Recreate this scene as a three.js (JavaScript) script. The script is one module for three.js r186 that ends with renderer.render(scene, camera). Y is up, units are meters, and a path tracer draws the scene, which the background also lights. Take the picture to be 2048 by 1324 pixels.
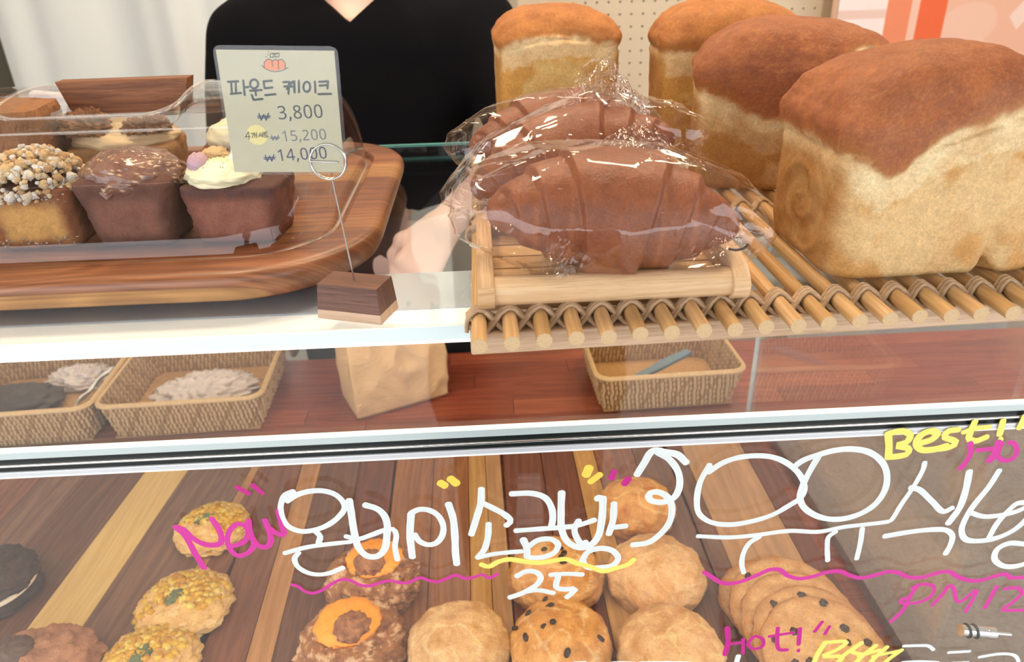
import * as THREE from 'three';
import { RoundedBoxGeometry } from 'three/addons/geometries/RoundedBoxGeometry.js';
import { mergeGeometries, mergeVertices } from 'three/addons/utils/BufferGeometryUtils.js';
import { MarchingCubes } from 'three/addons/objects/MarchingCubes.js';
import { RectAreaLightUniformsLib } from 'three/addons/lights/RectAreaLightUniformsLib.js';
import { createNoise2D, createNoise3D } from 'simplex-noise';

// ---------------------------------------------------------------- camera, sky, lights, exposure
const scene = new THREE.Scene();
const renderer = new THREE.WebGLRenderer();
renderer.toneMapping = THREE.LinearToneMapping;
renderer.toneMappingExposure = 0.98;
renderer.shadowMap.enabled = true;
RectAreaLightUniformsLib.init();
const W = 2048, H = 1324, F = 1508;
const camera = new THREE.PerspectiveCamera((2 * Math.atan(H / 2 / F) * 180) / Math.PI, W / H, 0.02, 60);
camera.position.set(0, 1.42, 0.448);
camera.rotation.set(-26.8 * Math.PI / 180, -1.9 * Math.PI / 180, -1.7 * Math.PI / 180, 'YXZ');
camera.focus = 0.54;
camera.userData.fStop = 10;
camera.updateMatrixWorld(true);
// the street outside: an even bright sky, and a sun hidden behind the houses across the street
scene.background = new THREE.Color(0.96, 0.98, 1.02);
scene.backgroundIntensity = 3.9;
function areaLight(name, color, intensity, w, h, pos, target) {
  const l = new THREE.RectAreaLight(color, intensity, w, h);
  l.name = name; l.position.set(...pos); l.lookAt(...target); l.castShadow = true; scene.add(l);
  return l;
}
const CEIL = 2.55;
const LAMPS = [[-0.45, -0.35], [0.35, -0.30], [-0.1, -1.2], [0.9, -1.15]];
for (const [x, z] of LAMPS) areaLight('ceiling_lamp_light', 0xffe2bd, 34, 0.26, 0.26, [x, CEIL - 0.045, z], [x, 0, z]);
areaLight('case_tube_light', 0xffe6c4, 36, 1.3, 0.018, [-0.1, 1.179, -0.03], [-0.1, 0, -0.1]);

// ---------------------------------------------------------------- helpers
function rng(seed) { let s = seed >>> 0; return () => { s = (s + 0x6d2b79f5) | 0; let t = Math.imul(s ^ (s >>> 15), 1 | s); t = (t + Math.imul(t ^ (t >>> 7), 61 | t)) ^ t; return ((t ^ (t >>> 14)) >>> 0) / 4294967296; }; }
const n2 = createNoise2D(rng(11)), n3 = createNoise3D(rng(12));
const fbm2 = (x, y, o = 4) => { let s = 0, a = 0.5; for (let i = 0; i < o; i++) { s += a * n2(x, y); x = x * 2.03 + 7.1; y = y * 2.03 - 3.7; a *= 0.5; } return s; };
const fbm3 = (x, y, z, o = 4) => { let s = 0, a = 0.5; for (let i = 0; i < o; i++) { s += a * n3(x, y, z); x = x * 2.03 + 7.1; y = y * 2.03 - 3.7; z = z * 2.03 + 1.3; a *= 0.5; } return s; };
const { clamp, lerp, smoothstep: sst } = THREE.MathUtils;
const ss = (a, b, x) => { const t = clamp((x - a) / (b - a), 0, 1); return t * t * (3 - 2 * t); };
const C = (h) => new THREE.Color(h);
const V = (x, y, z) => new THREE.Vector3(x, y, z);
const R = (d) => d * Math.PI / 180;
const EYE = camera.position.clone();
// a photo pixel gives a direction; the distance comes from the surface it touches
function ray(px, py) { return V((px - W / 2) / F, -(py - H / 2) / F, -1).applyQuaternion(camera.quaternion); }
function onY(px, py, y) { const d = ray(px, py); return EYE.clone().addScaledVector(d, (y - EYE.y) / d.y); }
function onZ(px, py, z) { const d = ray(px, py); return EYE.clone().addScaledVector(d, (z - EYE.z) / d.z); }

const used = new Map();
function numbered(name) { const n = used.get(name) ?? 0; used.set(name, n + 1); return n ? name + '_' + String(n).padStart(3, '0') : name; }
function tag(o, label, category, group, kind) { if (label) o.userData.label = label; if (category) o.userData.category = category; if (group) o.userData.group = group; if (kind) o.userData.kind = kind; return o; }
function thing(name, label, category, [x, y, z] = [0, 0, 0], turn = 0, group) { const o = new THREE.Group(); o.name = numbered(name); o.position.set(x, y, z); o.rotation.y = turn; scene.add(o); return tag(o, label, category, group); }
function part(name, geo, mat, parent, label) {
  const m = new THREE.Mesh(geo, mat); m.name = name; m.castShadow = m.receiveShadow = true; parent.add(m);
  if (label) m.userData.label = label;
  return m;
}
function single(name, geo, mat, label, category, group, kind) { const m = part(numbered(name), geo, mat, scene); return tag(m, label, category, group, kind); }
function struct(name, geo, mat) { const m = part(name, geo, mat, scene); m.userData.kind = 'structure'; return m; }
function box(x0, x1, y0, y1, z0, z1, r = 0) {
  const w = x1 - x0, h = y1 - y0, d = z1 - z0;
  const g = r ? new RoundedBoxGeometry(w, h, d, 2, r) : new THREE.BoxGeometry(w, h, d);
  return g.translate((x0 + x1) / 2, (y0 + y1) / 2, (z0 + z1) / 2);
}
function merged(list) { return mergeGeometries(list.map((g) => { const q = g.index ? g.toNonIndexed() : g; for (const k of Object.keys(q.attributes)) if (!['position', 'normal', 'uv', 'color'].includes(k)) q.deleteAttribute(k); return q; })); }
function tube(pts, r, seg = 40, rad = 8, closed = false) { return new THREE.TubeGeometry(new THREE.CatmullRomCurve3(pts, closed, 'centripetal'), seg, r, rad, closed); }
function rod(a, b, r, rad = 12) {
  const d = b.clone().sub(a), g = new THREE.CylinderGeometry(r, r, d.length(), rad, 1);
  return g.applyQuaternion(new THREE.Quaternion().setFromUnitVectors(V(0, 1, 0), d.clone().normalize())).translate((a.x + b.x) / 2, (a.y + b.y) / 2, (a.z + b.z) / 2);
}
// uv in metres along a grain axis, chosen face by face so that no texture is drawn out across a corner
function faceUV(g, f) {
  if (!g.attributes.normal) g.computeVertexNormals();
  const q = g.index ? g.toNonIndexed() : g, p = q.attributes.position, n = q.attributes.normal, uv = new Float32Array(p.count * 2);
  for (let i = 0; i < p.count; i += 3) {
    const m = [0, 1, 2].map((k) => Math.abs(n.getComponent(i, k) + n.getComponent(i + 1, k) + n.getComponent(i + 2, k)));
    for (let j = i; j < i + 3; j++) { const [u, v] = f([p.getX(j), p.getY(j), p.getZ(j)], m); uv[2 * j] = u; uv[2 * j + 1] = v; }
  }
  q.setAttribute('uv', new THREE.BufferAttribute(uv, 2));
  return q;
}
function grainUV(g, axis = 'x', len = 0.4, wid = 0.1, ou = 0, ov = 0) {
  const k = 'xyz'.indexOf(axis), [r0, r1] = [0, 1, 2].filter((i) => i !== k);
  return faceUV(g, (a, m) => (m[k] > m[r0] && m[k] > m[r1] ? [a[r0] / wid * 0.3 + ou, a[r1] / wid + ov] : [a[k] / len + ou, (m[r0] > m[r1] ? a[r1] : a[r0]) / wid + ov]));
}
function planarUV(g, s = 0.1) { // by the dominant face direction, in units of s metres
  return faceUV(g, (a, m) => { const [u, v] = m[1] > m[0] && m[1] > m[2] ? [0, 2] : m[0] > m[2] ? [2, 1] : [0, 1]; return [a[u] / s, a[v] / s]; });
}
function dataTex(w, h, f, srgb = true) {
  const d = new Uint8Array(w * h * 4);
  for (let y = 0; y < h; y++) for (let x = 0; x < w; x++) { const c = f(x / w, y / h); const i = (y * w + x) * 4; d[i] = clamp(c[0], 0, 255); d[i + 1] = clamp(c[1], 0, 255); d[i + 2] = clamp(c[2], 0, 255); d[i + 3] = c[3] ?? 255; }
  const t = new THREE.DataTexture(d, w, h); t.wrapS = t.wrapT = THREE.RepeatWrapping; t.magFilter = THREE.LinearFilter; t.minFilter = THREE.LinearFilter;
  if (srgb) t.colorSpace = THREE.SRGBColorSpace;
  t.needsUpdate = true;
  return t;
}
const hex3 = (h) => [(h >> 16) & 255, (h >> 8) & 255, h & 255];
const mix3 = (a, b, t) => [lerp(a[0], b[0], t), lerp(a[1], b[1], t), lerp(a[2], b[2], t)];
// periodic noise on the unit square, so repeats join
const loop2 = (u, v, fu, fv, s) => { const a = u * 2 * Math.PI, b = v * 2 * Math.PI; return n3(Math.cos(a) * fu / 6.28 + s, Math.sin(a) * fu / 6.28 + Math.cos(b) * fv / 6.28 * 1.7, Math.sin(b) * fv / 6.28 - s * 0.7); };
function woodMat(light, dark, { seed = 1, rough = 0.55, streak = 1, pores = 1, coat = 0, bump = 0.0004 } = {}) {
  const a = hex3(light), b = hex3(dark), rnd = rng(seed * 97 + 5), w = 256, h = 256, por = new Float32Array(w * h);
  for (let i = 0; i < 900 * pores; i++) { const x = Math.floor(rnd() * w), y = Math.floor(rnd() * h), l = 3 + Math.floor(rnd() * 14), k = 0.3 + 0.5 * rnd(); for (let j = 0; j < l; j++) por[y * w + ((x + j) % w)] = k * Math.sin(Math.PI * (j + 0.5) / l); }
  const val = (u, v) => {
    const warp = 0.55 * loop2(u, v, 1.2, 2.2, seed) + 0.18 * loop2(u, v, 3, 7, seed + 3);
    const ringy = 0.5 + 0.5 * Math.sin((v * 5 + warp * 2.2) * 2 * Math.PI);
    const fine = 0.5 + 0.5 * loop2(u, v, 1.5, 90, seed + 9), band = 0.5 + 0.5 * loop2(u, v, 0.8, 12, seed + 5);
    return clamp((0.38 * ringy + 0.34 * fine + 0.42 * band - 0.12) * streak, 0, 1);
  };
  const map = dataTex(w, h, (u, v) => { const t = clamp(val(u, v) + 0.75 * por[Math.floor(v * h) * w + Math.floor(u * w)], 0, 1); return mix3(a, b, t); });
  const bmp = dataTex(w, h, (u, v) => { const t = 255 * (1 - 0.3 * val(u, v) - 0.7 * por[Math.floor(v * h) * w + Math.floor(u * w)]); return [t, t, t]; }, false);
  const m = new THREE.MeshPhysicalMaterial({ map, bumpMap: bmp, bumpScale: bump, roughness: rough });
  if (coat) { m.clearcoat = coat; m.clearcoatRoughness = 0.25; }
  return m;
}
// fine even crumb, periodic: random values blurred a little, at two sizes
const crumb = (() => { const n = 256, r = rng(77), mk = (cells) => { const c = new Float32Array(cells * cells).map(() => r()); return (u, v) => { const x = u * cells, y = v * cells, i = Math.floor(x), j = Math.floor(y), a = ss(0, 1, x - i), b = ss(0, 1, y - j), at = (p, q) => c[((q + cells) % cells) * cells + (p + cells) % cells]; return lerp(lerp(at(i, j), at(i + 1, j), a), lerp(at(i, j + 1), at(i + 1, j + 1), a), b); }; }; const f = mk(96), g = mk(40), h = mk(14); return (u, v) => 0.5 * f(u, v) + 0.3 * g(u, v) + 0.2 * h(u, v); })();
const grainTex = dataTex(256, 256, (u, v) => { const k = 255 * clamp(0.80 + 0.24 * crumb(u, v), 0, 1); return [k, k, k]; });
const bumpTex = dataTex(256, 256, (u, v) => { const k = 255 * crumb(u, v); return [k, k, k]; }, false);
const coarseBump = dataTex(256, 256, (u, v) => { const k = 255 * clamp(0.5 + 0.3 * loop2(u, v, 9, 9, 1.3) + 0.2 * loop2(u, v, 26, 26, 5.1) + 0.12 * loop2(u, v, 70, 70, 2.1), 0, 1); return [k, k, k]; }, false);
const std = (color, rough = 0.6, o = {}) => new THREE.MeshStandardMaterial({ color, roughness: rough, ...o });
const vcol = (rough = 0.75, o = {}) => new THREE.MeshPhysicalMaterial({ vertexColors: true, roughness: rough, map: grainTex, bumpMap: bumpTex, bumpScale: 0.0006, ...o });
const glassMat = new THREE.MeshPhysicalMaterial({ color: 0xffffff, transmission: 1, thickness: 0, roughness: 0.0, ior: 1.5 });
const topGlassMat = new THREE.MeshPhysicalMaterial({ color: 0xf8fbfc, transmission: 1, thickness: 0, roughness: 0.0, ior: 1.5 });
const acrylicMat = new THREE.MeshPhysicalMaterial({ color: 0xfbfcfd, transmission: 1, thickness: 0, roughness: 0.02, ior: 1.49 });
const filmMat = new THREE.MeshPhysicalMaterial({ color: 0xfdfcfd, transmission: 1, thickness: 0, roughness: 0.06, ior: 1.55, side: THREE.DoubleSide });

// rings of points joined to a skin; every ring has the same count
function loft(rings, { closeEnds = true } = {}) {
  const N = rings[0].length, pos = [], idx = [];
  for (const r of rings) for (const p of r) pos.push(p.x, p.y, p.z);
  for (let i = 0; i < rings.length - 1; i++) for (let j = 0; j < N; j++) { const a = i * N + j, b = i * N + (j + 1) % N, c = a + N, d = b + N; idx.push(a, c, b, b, c, d); }
  if (closeEnds) for (const [r, flip] of [[0, false], [rings.length - 1, true]]) {
    const c = rings[r].reduce((s, p) => s.add(p), V(0, 0, 0)).multiplyScalar(1 / N), k = pos.length / 3; pos.push(c.x, c.y, c.z);
    for (let j = 0; j < N; j++) { const a = r * N + j, b = r * N + (j + 1) % N; flip ? idx.push(a, k, b) : idx.push(a, b, k); }
  }
  const g = new THREE.BufferGeometry(); g.setAttribute('position', new THREE.Float32BufferAttribute(pos, 3)); g.setIndex(idx); g.computeVertexNormals();
  return g;
}
// rounded rectangle in the xz plane, N points evenly spaced, centred on the origin
function rring(w, d, rc, N) {
  rc = Math.min(rc, w / 2 - 1e-5, d / 2 - 1e-5); const a = w / 2 - rc, b = d / 2 - rc, q = rc * Math.PI / 2, L = 4 * (a + b) + 4 * q, out = [];
  const segs = [[2 * b, (t) => [w / 2, -b + t]], [q, (t) => [a + rc * Math.cos(t / rc), b + rc * Math.sin(t / rc)]], [2 * a, (t) => [a - t, d / 2]], [q, (t) => [-a - rc * Math.sin(t / rc), b + rc * Math.cos(t / rc)]],
    [2 * b, (t) => [-w / 2, b - t]], [q, (t) => [-a - rc * Math.cos(t / rc), -b - rc * Math.sin(t / rc)]], [2 * a, (t) => [-a + t, -d / 2]], [q, (t) => [a + rc * Math.sin(t / rc), -b - rc * Math.cos(t / rc)]]];
  for (let i = 0; i < N; i++) { let s = i / N * L, k = 0; while (s > segs[k][0]) s -= segs[k++][0]; out.push(segs[k][1](s)); }
  return out;
}
const ringAt = (w, d, rc, y, N, cx = 0, cz = 0) => rring(w, d, rc, N).map(([x, z]) => V(cx + x, y, cz + z));
function paint(g, f) { // vertex colours from matter: f(x, y, z, normal) -> Color
  const p = g.attributes.position, n = g.attributes.normal, c = new Float32Array(p.count * 3);
  for (let i = 0; i < p.count; i++) { const q = f(p.getX(i), p.getY(i), p.getZ(i), n ? [n.getX(i), n.getY(i), n.getZ(i)] : null); c[3 * i] = q.r; c[3 * i + 1] = q.g; c[3 * i + 2] = q.b; }
  g.setAttribute('color', new THREE.BufferAttribute(c, 3));
  return g;
}
const mixC = (a, b, t) => a.clone().lerp(b, clamp(t, 0, 1));
// a round baked lump: sphere pushed about by noise, flat underneath
function lump(rx, ry, rz, { seed = 1, amp = 0.06, freq = 3, fine = 0.02, res = 64, flat = 0.35, pow = 1 } = {}) {
  const g = new THREE.SphereGeometry(1, res, Math.round(res * 0.7)), p = g.attributes.position;
  for (let i = 0; i < p.count; i++) {
    let x = p.getX(i), y = p.getY(i), z = p.getZ(i);
    const k = 1 + amp * fbm3(x * freq + seed * 9.1, y * freq, z * freq - seed, 3) * 2 + fine * n3(x * freq * 5 + seed, y * freq * 5, z * freq * 5);
    x *= k; z *= k; y = y < -flat ? -flat - (Math.abs(y) - flat) * 0.08 : y * k;
    if (pow !== 1 && y > 0) y = Math.pow(y, pow);
    p.setXYZ(i, x * rx, (y + flat) * ry, z * rz);
  }
  const m = mergeVertices(g.deleteAttribute('uv').deleteAttribute('normal'), 1e-6); m.computeVertexNormals();
  return m;
}
function rebase(g, x, y, z) { const d = V(x, y, z); g.position.add(d); for (const c of g.children) c.position.sub(d); return g; }
// ---------------------------------------------------------------- the room
const plaster = std(0xd9d6cf, 0.9, { bumpMap: bumpTex, bumpScale: 0.0005 });
const XL = -1.45, XR = 1.9, ZB = -1.95;
struct('floor', planarUV(box(XL - 0.1, XR + 0.1, -0.1, 0, ZB - 0.1, -0.02), 0.3), std(0x55504a, 0.7, { map: grainTex }));
struct('pavement', planarUV(box(-8, 8, -0.12, -0.02, -0.02, 9), 0.25), std(0xa3a19c, 0.9, { map: grainTex, bumpMap: bumpTex, bumpScale: 0.001 }));
struct('wall_back', box(XL - 0.1, XR + 0.1, 0, CEIL, ZB - 0.1, ZB), plaster);
struct('wall_left', box(XL - 0.1, XL, 0, CEIL, ZB, 0), plaster);
struct('wall_right', box(XR, XR + 0.1, 0, CEIL, ZB, 0), plaster);
struct('ceiling', box(XL - 0.1, XR + 0.1, CEIL, CEIL + 0.12, ZB - 0.1, 0.12), std(0xdcd8ce, 0.9));
struct('wall_front', merged([box(XL - 0.9, XR + 0.9, 2.32, CEIL + 0.6, 0.0, 0.12), box(XL - 0.9, XL, 0, 2.32, 0.0, 0.12), box(XR, XR + 0.9, 0, 2.32, 0.0, 0.12)]), std(0xb9b3a8, 0.9));
struct('door_1', box(XL + 0.01, -1.2, 0, 2.1, -1.78, -1.74), std(0x5a594c, 0.7));
{ // unseen awning added to keep the high sky off the film and cover
  const t = thing('added_awning', 'added unseen beige canvas awning sloping out over the pavement above the showcase', 'awning', [0.2, 2.3, 0.12]);
  part('canvas', box(-2.2, 2.2, -0.006, 0.006, 0, 1.25).rotateX(R(12)), std(0xb7ab98, 0.95), t);
  part('valance', box(-2.2, 2.2, -0.42, -0.26, 1.212, 1.222), std(0xb7ab98, 0.95), t);
  for (const x of [-2.15, 2.15]) part('arm', rod(V(x, -0.03, 0.02), V(x, -0.27, 1.2), 0.012), std(0x8a8a88, 0.4, { metalness: 0.8 }), t);
}
const lampGlow = std(0xffffff, 0.6, { emissive: 0xffe2bd, emissiveIntensity: 12 });
LAMPS.forEach(([x, z], i) => {
  const where = ['above the cake board', 'above the loaves', 'above the baker', 'above the stand-in peach poster'][i];
  const t = thing('ceiling_lamp', 'square flush ceiling lamp ' + where, 'lamp', [x, CEIL - 0.04, z], 0, 'ceiling lamps');
  part('housing', merged([box(-0.15, 0.15, 0, 0.04, -0.15, -0.135), box(-0.15, 0.15, 0, 0.04, 0.135, 0.15), box(-0.15, -0.135, 0, 0.04, -0.135, 0.135), box(0.135, 0.15, 0, 0.04, -0.135, 0.135)]), std(0xeeeeee, 0.5), t);
  part('diffuser', box(-0.134, 0.134, 0.004, 0.012, -0.134, 0.134), lampGlow, t);
});
// curtain of pale cloth behind the baker
{
  const N = 220, rows = 40, x0 = -1.185, x1 = -0.1, y0 = 0.12, y1 = 2.3, front = [], back = [];
  for (let j = 0; j <= rows; j++) {
    const a = [], b = [];
    for (let i = 0; i <= N; i++) { const u = i / N, x = lerp(x0, x1, u), y = lerp(y0, y1, j / rows), z = -1.62 + 0.02 * Math.sin(u * 21 + 1.6 * n2(u * 4, 0.3)) + 0.012 * n2(u * 9, j * 0.02); a.push(V(x, y, z)); b.push(V(x, y, z - 0.003)); }
    front.push([...a, ...b.reverse()]);
  }
  single('curtain', loft(front, { closeEnds: false }), std(0xdfe7ea, 0.95, { side: THREE.DoubleSide }), 'pale grey white cloth curtain hanging behind the baker', 'curtain');
}
// pegboard with real holes
{
  const s = new THREE.Shape([new THREE.Vector2(-0.3, -0.85), new THREE.Vector2(0.33, -0.85), new THREE.Vector2(0.33, 0.62), new THREE.Vector2(-0.3, 0.62)]);
  for (let i = 0; i < 25; i++) for (let j = 0; j < 26; j++) { const h = new THREE.Path(); h.absarc(-0.285 + i * 0.025, -0.1 + j * 0.025, 0.0024, 0, 2 * Math.PI, true); s.holes.push(h); }
  const g = new THREE.ExtrudeGeometry(s, { depth: 0.006, bevelEnabled: false, curveSegments: 4 });
  const t = thing('pegboard', 'beige perforated pegboard standing behind the loaves', 'pegboard', [0.42, 1.19, -1.3]);
  part('board', planarUV(g, 0.3), std(0xd8cab2, 0.8), t);
  part('backing', box(-0.3, 0.33, -0.85, 0.62, -0.03, -0.02), std(0x9b9080, 0.9), t);
  part('frame_strip', box(0.33, 0.365, -0.85, 0.62, -0.03, 0.012), std(0xb1a28c, 0.7), t);
  part('frame_strip', box(-0.33, -0.3, -0.85, 0.62, -0.03, 0.012), std(0xd9c9b0, 0.7), t);
  const hook = std(0xd8d8d4, 0.25, { metalness: 0.9 });
  for (const [x, y] of [[0.2, 0.09], [0.235, 0.09], [0.235, 0.065]]) part('peg', new THREE.SphereGeometry(0.005, 12, 8).translate(x, y, 0.009), hook, t);
}
// peach coloured poster standing in for an unidentified blur in the far corner
{
  const cv = document.createElement('canvas'); cv.width = 512; cv.height = 512; const g = cv.getContext('2d');
  g.fillStyle = '#e9b69a'; g.fillRect(0, 0, 512, 512);
  const rnd = rng(5), tones = ['#f3d9cb', '#e8a07a', '#efc7b4', '#f6e6df', '#dd8f68', '#f0d3c6', '#e4ab8c'];
  for (let i = 0; i < 46; i++) { g.fillStyle = tones[Math.floor(rnd() * tones.length)]; g.globalAlpha = 0.35; g.save(); g.translate(rnd() * 512, rnd() * 512); g.rotate(rnd() * 3); g.beginPath(); g.ellipse(0, 0, 20 + rnd() * 70, 12 + rnd() * 26, 0, 0, 7); g.fill(); g.restore(); }
  g.globalAlpha = 0.9; g.fillStyle = '#f4e9e8'; g.fillRect(0, 120, 60, 110); g.fillStyle = '#e3c4b6'; g.fillRect(0, 190, 60, 8);
  g.globalAlpha = 1; g.fillStyle = '#e8895f'; g.fillRect(60, 0, 30, 512); g.fillStyle = '#e8642c'; g.fillRect(100, 0, 34, 512);
  g.globalAlpha = 0.8; g.fillStyle = '#f5e3da'; g.fillRect(300, 0, 32, 300); g.fillStyle = '#f3ddd2'; g.save(); g.translate(215, 200); g.rotate(-0.8); g.fillRect(0, 0, 80, 18); g.restore();
  const tx = new THREE.CanvasTexture(cv); tx.colorSpace = THREE.SRGBColorSpace;
  const t = thing('peach_backdrop', 'stand-in peach and white poster with an orange vertical stripe behind the loaves', 'backdrop', [1.12, 1.2, -1.2]);
  part('backing', box(-0.38, 0.5, -0.6, 0.5, -0.02, -0.003), std(0xd8b8a4, 0.8), t);
  const pg = new THREE.PlaneGeometry(0.87, 1.09).translate(0.06, -0.05, 0);
  part('print', pg, new THREE.MeshStandardMaterial({ map: tx, roughness: 0.55 }), t);
}
// ---------------------------------------------------------------- counter: cabinet body and red-brown staves
const TY = 0.785, LOW = (1.42 - TY) / 0.6, lowX = (x) => x * LOW, lowZ = (z) => 0.448 - (0.448 - z) * LOW; // positions read on a plane 0.6 m under the lens, carried to the counter's height
{
  const t = thing('counter', 'red-brown stave wood counter that carries the showcase', 'counter', [0, 0, -0.3]);
  part('cabinet_body', box(-1.15, 1.25, 0, TY - 0.041, -0.36, 0.27), std(0xc9c5bc, 0.7), t);
  part('core_board', box(-1.2, 1.3, TY - 0.04, TY - 0.0078, -0.432, 0.31), std(0x4a2318, 0.7), t);
  const mats = [[0x9a5238, 0x6b3020], [0x8c4731, 0x5d281b], [0xa65d3f, 0x763726], [0x924a35, 0x662d1f]].map(([a, b], i) => woodMat(a, b, { seed: 20 + i, rough: 0.32, pores: 0.5 }));
  const rnd = rng(8), rowsN = 18, dz = 0.742 / rowsN, kinds = [0.32, 0.42].map((len) => [0, 1, 2].map((k) => grainUV(new RoundedBoxGeometry(len - 0.0006, 0.0076, dz - 0.0006, 1, 0.0004), 'x', 0.4, 0.1, k * 0.37, k * 0.21)));
  for (let r = 0; r < rowsN; r++) {
    let x = -1.2 - rnd() * 0.2;
    while (x < 1.29) { const k = rnd() < 0.5 ? 0 : 1, full = [0.32, 0.42][k], cut = Math.max(0, -1.2 - x), len = Math.min(full, 1.3 - x) - cut, m = part('stave', kinds[k][Math.floor(rnd() * 3)], mats[Math.floor(rnd() * 4)], t); x += cut; m.scale.x = len / full; m.position.set(x + len / 2, TY - 0.0038, -0.432 + dz * (r + 0.5)); x += len; }
  }
}
// ---------------------------------------------------------------- glass showcase on the counter
const GT = 1.2; // top of the top glass
const showcase = thing('glass_showcase', 'glass bakery showcase with painted lettering on its front pane', 'showcase', [0, 0, 0]);
const SX0 = -1.0, SX1 = 0.98, GZ = -0.534;
part('top_glass', box(SX0, SX1, GT - 0.01, GT, GZ + 0.002, -0.002), topGlassMat, showcase);
const edgeMat = std(0xa9d6cc, 0.15, { transparent: false });
part('top_glass_front_edge', box(SX0, SX1, GT - 0.0102, GT + 0.0002, -0.002, 0.001, 0.001), std(0xdcecee, 0.2), showcase, 'polished pale green glass edge');
part('top_glass_back_edge', box(SX0, SX1, GT - 0.0032, GT + 0.0002, GZ, GZ + 0.002), std(0x8fe0dc, 0.2), showcase, 'polished aqua glass edge');
const RY0 = 1.0945, RY1 = 1.1165;
const frontPane = part('front_pane', box(SX0, SX1, TY + 0.001, RY0, -0.006, 0), glassMat, showcase);
part('upper_front_pane', box(SX0, SX1, RY1, GT - 0.0104, -0.006, 0), glassMat, showcase);
{ // rail between the two panes: pale lips, black seal and a bright chrome bead
  const r = part('rail', box(SX0, SX1, RY0 + 0.0045, RY1 - 0.0064, -0.012, -0.001), std(0x0c1413, 0.3), showcase, 'black rubber seal of the rail');
  part('upper_lip', box(SX0, SX1, RY1 - 0.0066, RY1, -0.006, 0.0006, 0.0009), std(0xc6d3d2, 0.28, { metalness: 0.35 }), r);
  part('chrome_bead', grainUV(new THREE.CylinderGeometry(0.0013, 0.0013, SX1 - SX0, 10).rotateZ(Math.PI / 2).translate((SX0 + SX1) / 2, RY0 + 0.0098, -0.0006), 'x'), std(0xffffff, 0.12, { metalness: 1 }), r);
  part('lower_lip', box(SX0, SX1, RY0, RY0 + 0.0048, -0.012, 0.0006, 0.0009), std(0xd3d6da, 0.28, { metalness: 0.35 }), r);
  part('lower_bead', box(SX0, SX1, RY0 - 0.0004, RY0 + 0.0011, -0.011, 0.0009, 0.0004), std(0xf2f2f0, 0.35), r);
}
part('divider_pane', box(0.380, 0.386, TY + 0.001, GT - 0.0104, -0.492, -0.0065), glassMat, showcase);
part('divider_edge', box(0.380, 0.386, TY + 0.001, GT - 0.0104, -0.494, -0.492), std(0xc9d3cf, 0.25), showcase);
part('end_pane', box(SX0, SX0 + 0.006, TY + 0.001, GT - 0.0104, GZ, -0.0065), glassMat, showcase);
part('end_pane', box(SX1 - 0.006, SX1, TY + 0.001, GT - 0.0104, GZ, -0.0065), glassMat, showcase);
{ // chrome pin with rubber rings on the front pane
  const a = onZ(1921, 1260, -0.012), b = onZ(1988, 1266, -0.012), dir = b.clone().sub(a).normalize();
  const at = (k) => a.clone().addScaledVector(dir, k * a.distanceTo(b));
  const chrome = std(0xe8ecee, 0.12, { metalness: 1 });
  const pin = part('lock_pin', merged([rod(a, b, 0.0052, 20), rod(at(0.75), at(0.98), 0.0058, 6), rod(b, b.clone().addScaledVector(dir, 0.016), 0.0018, 10)]), chrome, showcase, 'chrome pin');
  for (const k of [0.2, 0.42]) part('rubber_ring', new THREE.TorusGeometry(0.0056, 0.0011, 8, 24).rotateY(Math.PI / 2).translate(at(k).x, at(k).y, at(k).z), std(0x15181a, 0.6), pin);
}
rebase(showcase, 0, TY, -0.26);
// light channel under the front of the top glass
{
  const t = thing('light_channel', 'pale metal light channel with a glowing tube under the top glass', 'light fitting', [-0.02, 1.163, -0.06]);
  part('housing', box(-0.93, 0.97, 0.0175, 0.0262, -0.062, 0.008, 0.002), std(0xcfdbea, 0.4), t);
  part('diffuser', box(-0.93, 0.97, 0.0195, 0.0258, 0.0085, 0.053, 0.002), std(0xffffff, 0.5, { emissive: 0xfff6e6, emissiveIntensity: 0.55 }), t, 'glowing white tube cover');
}
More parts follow.
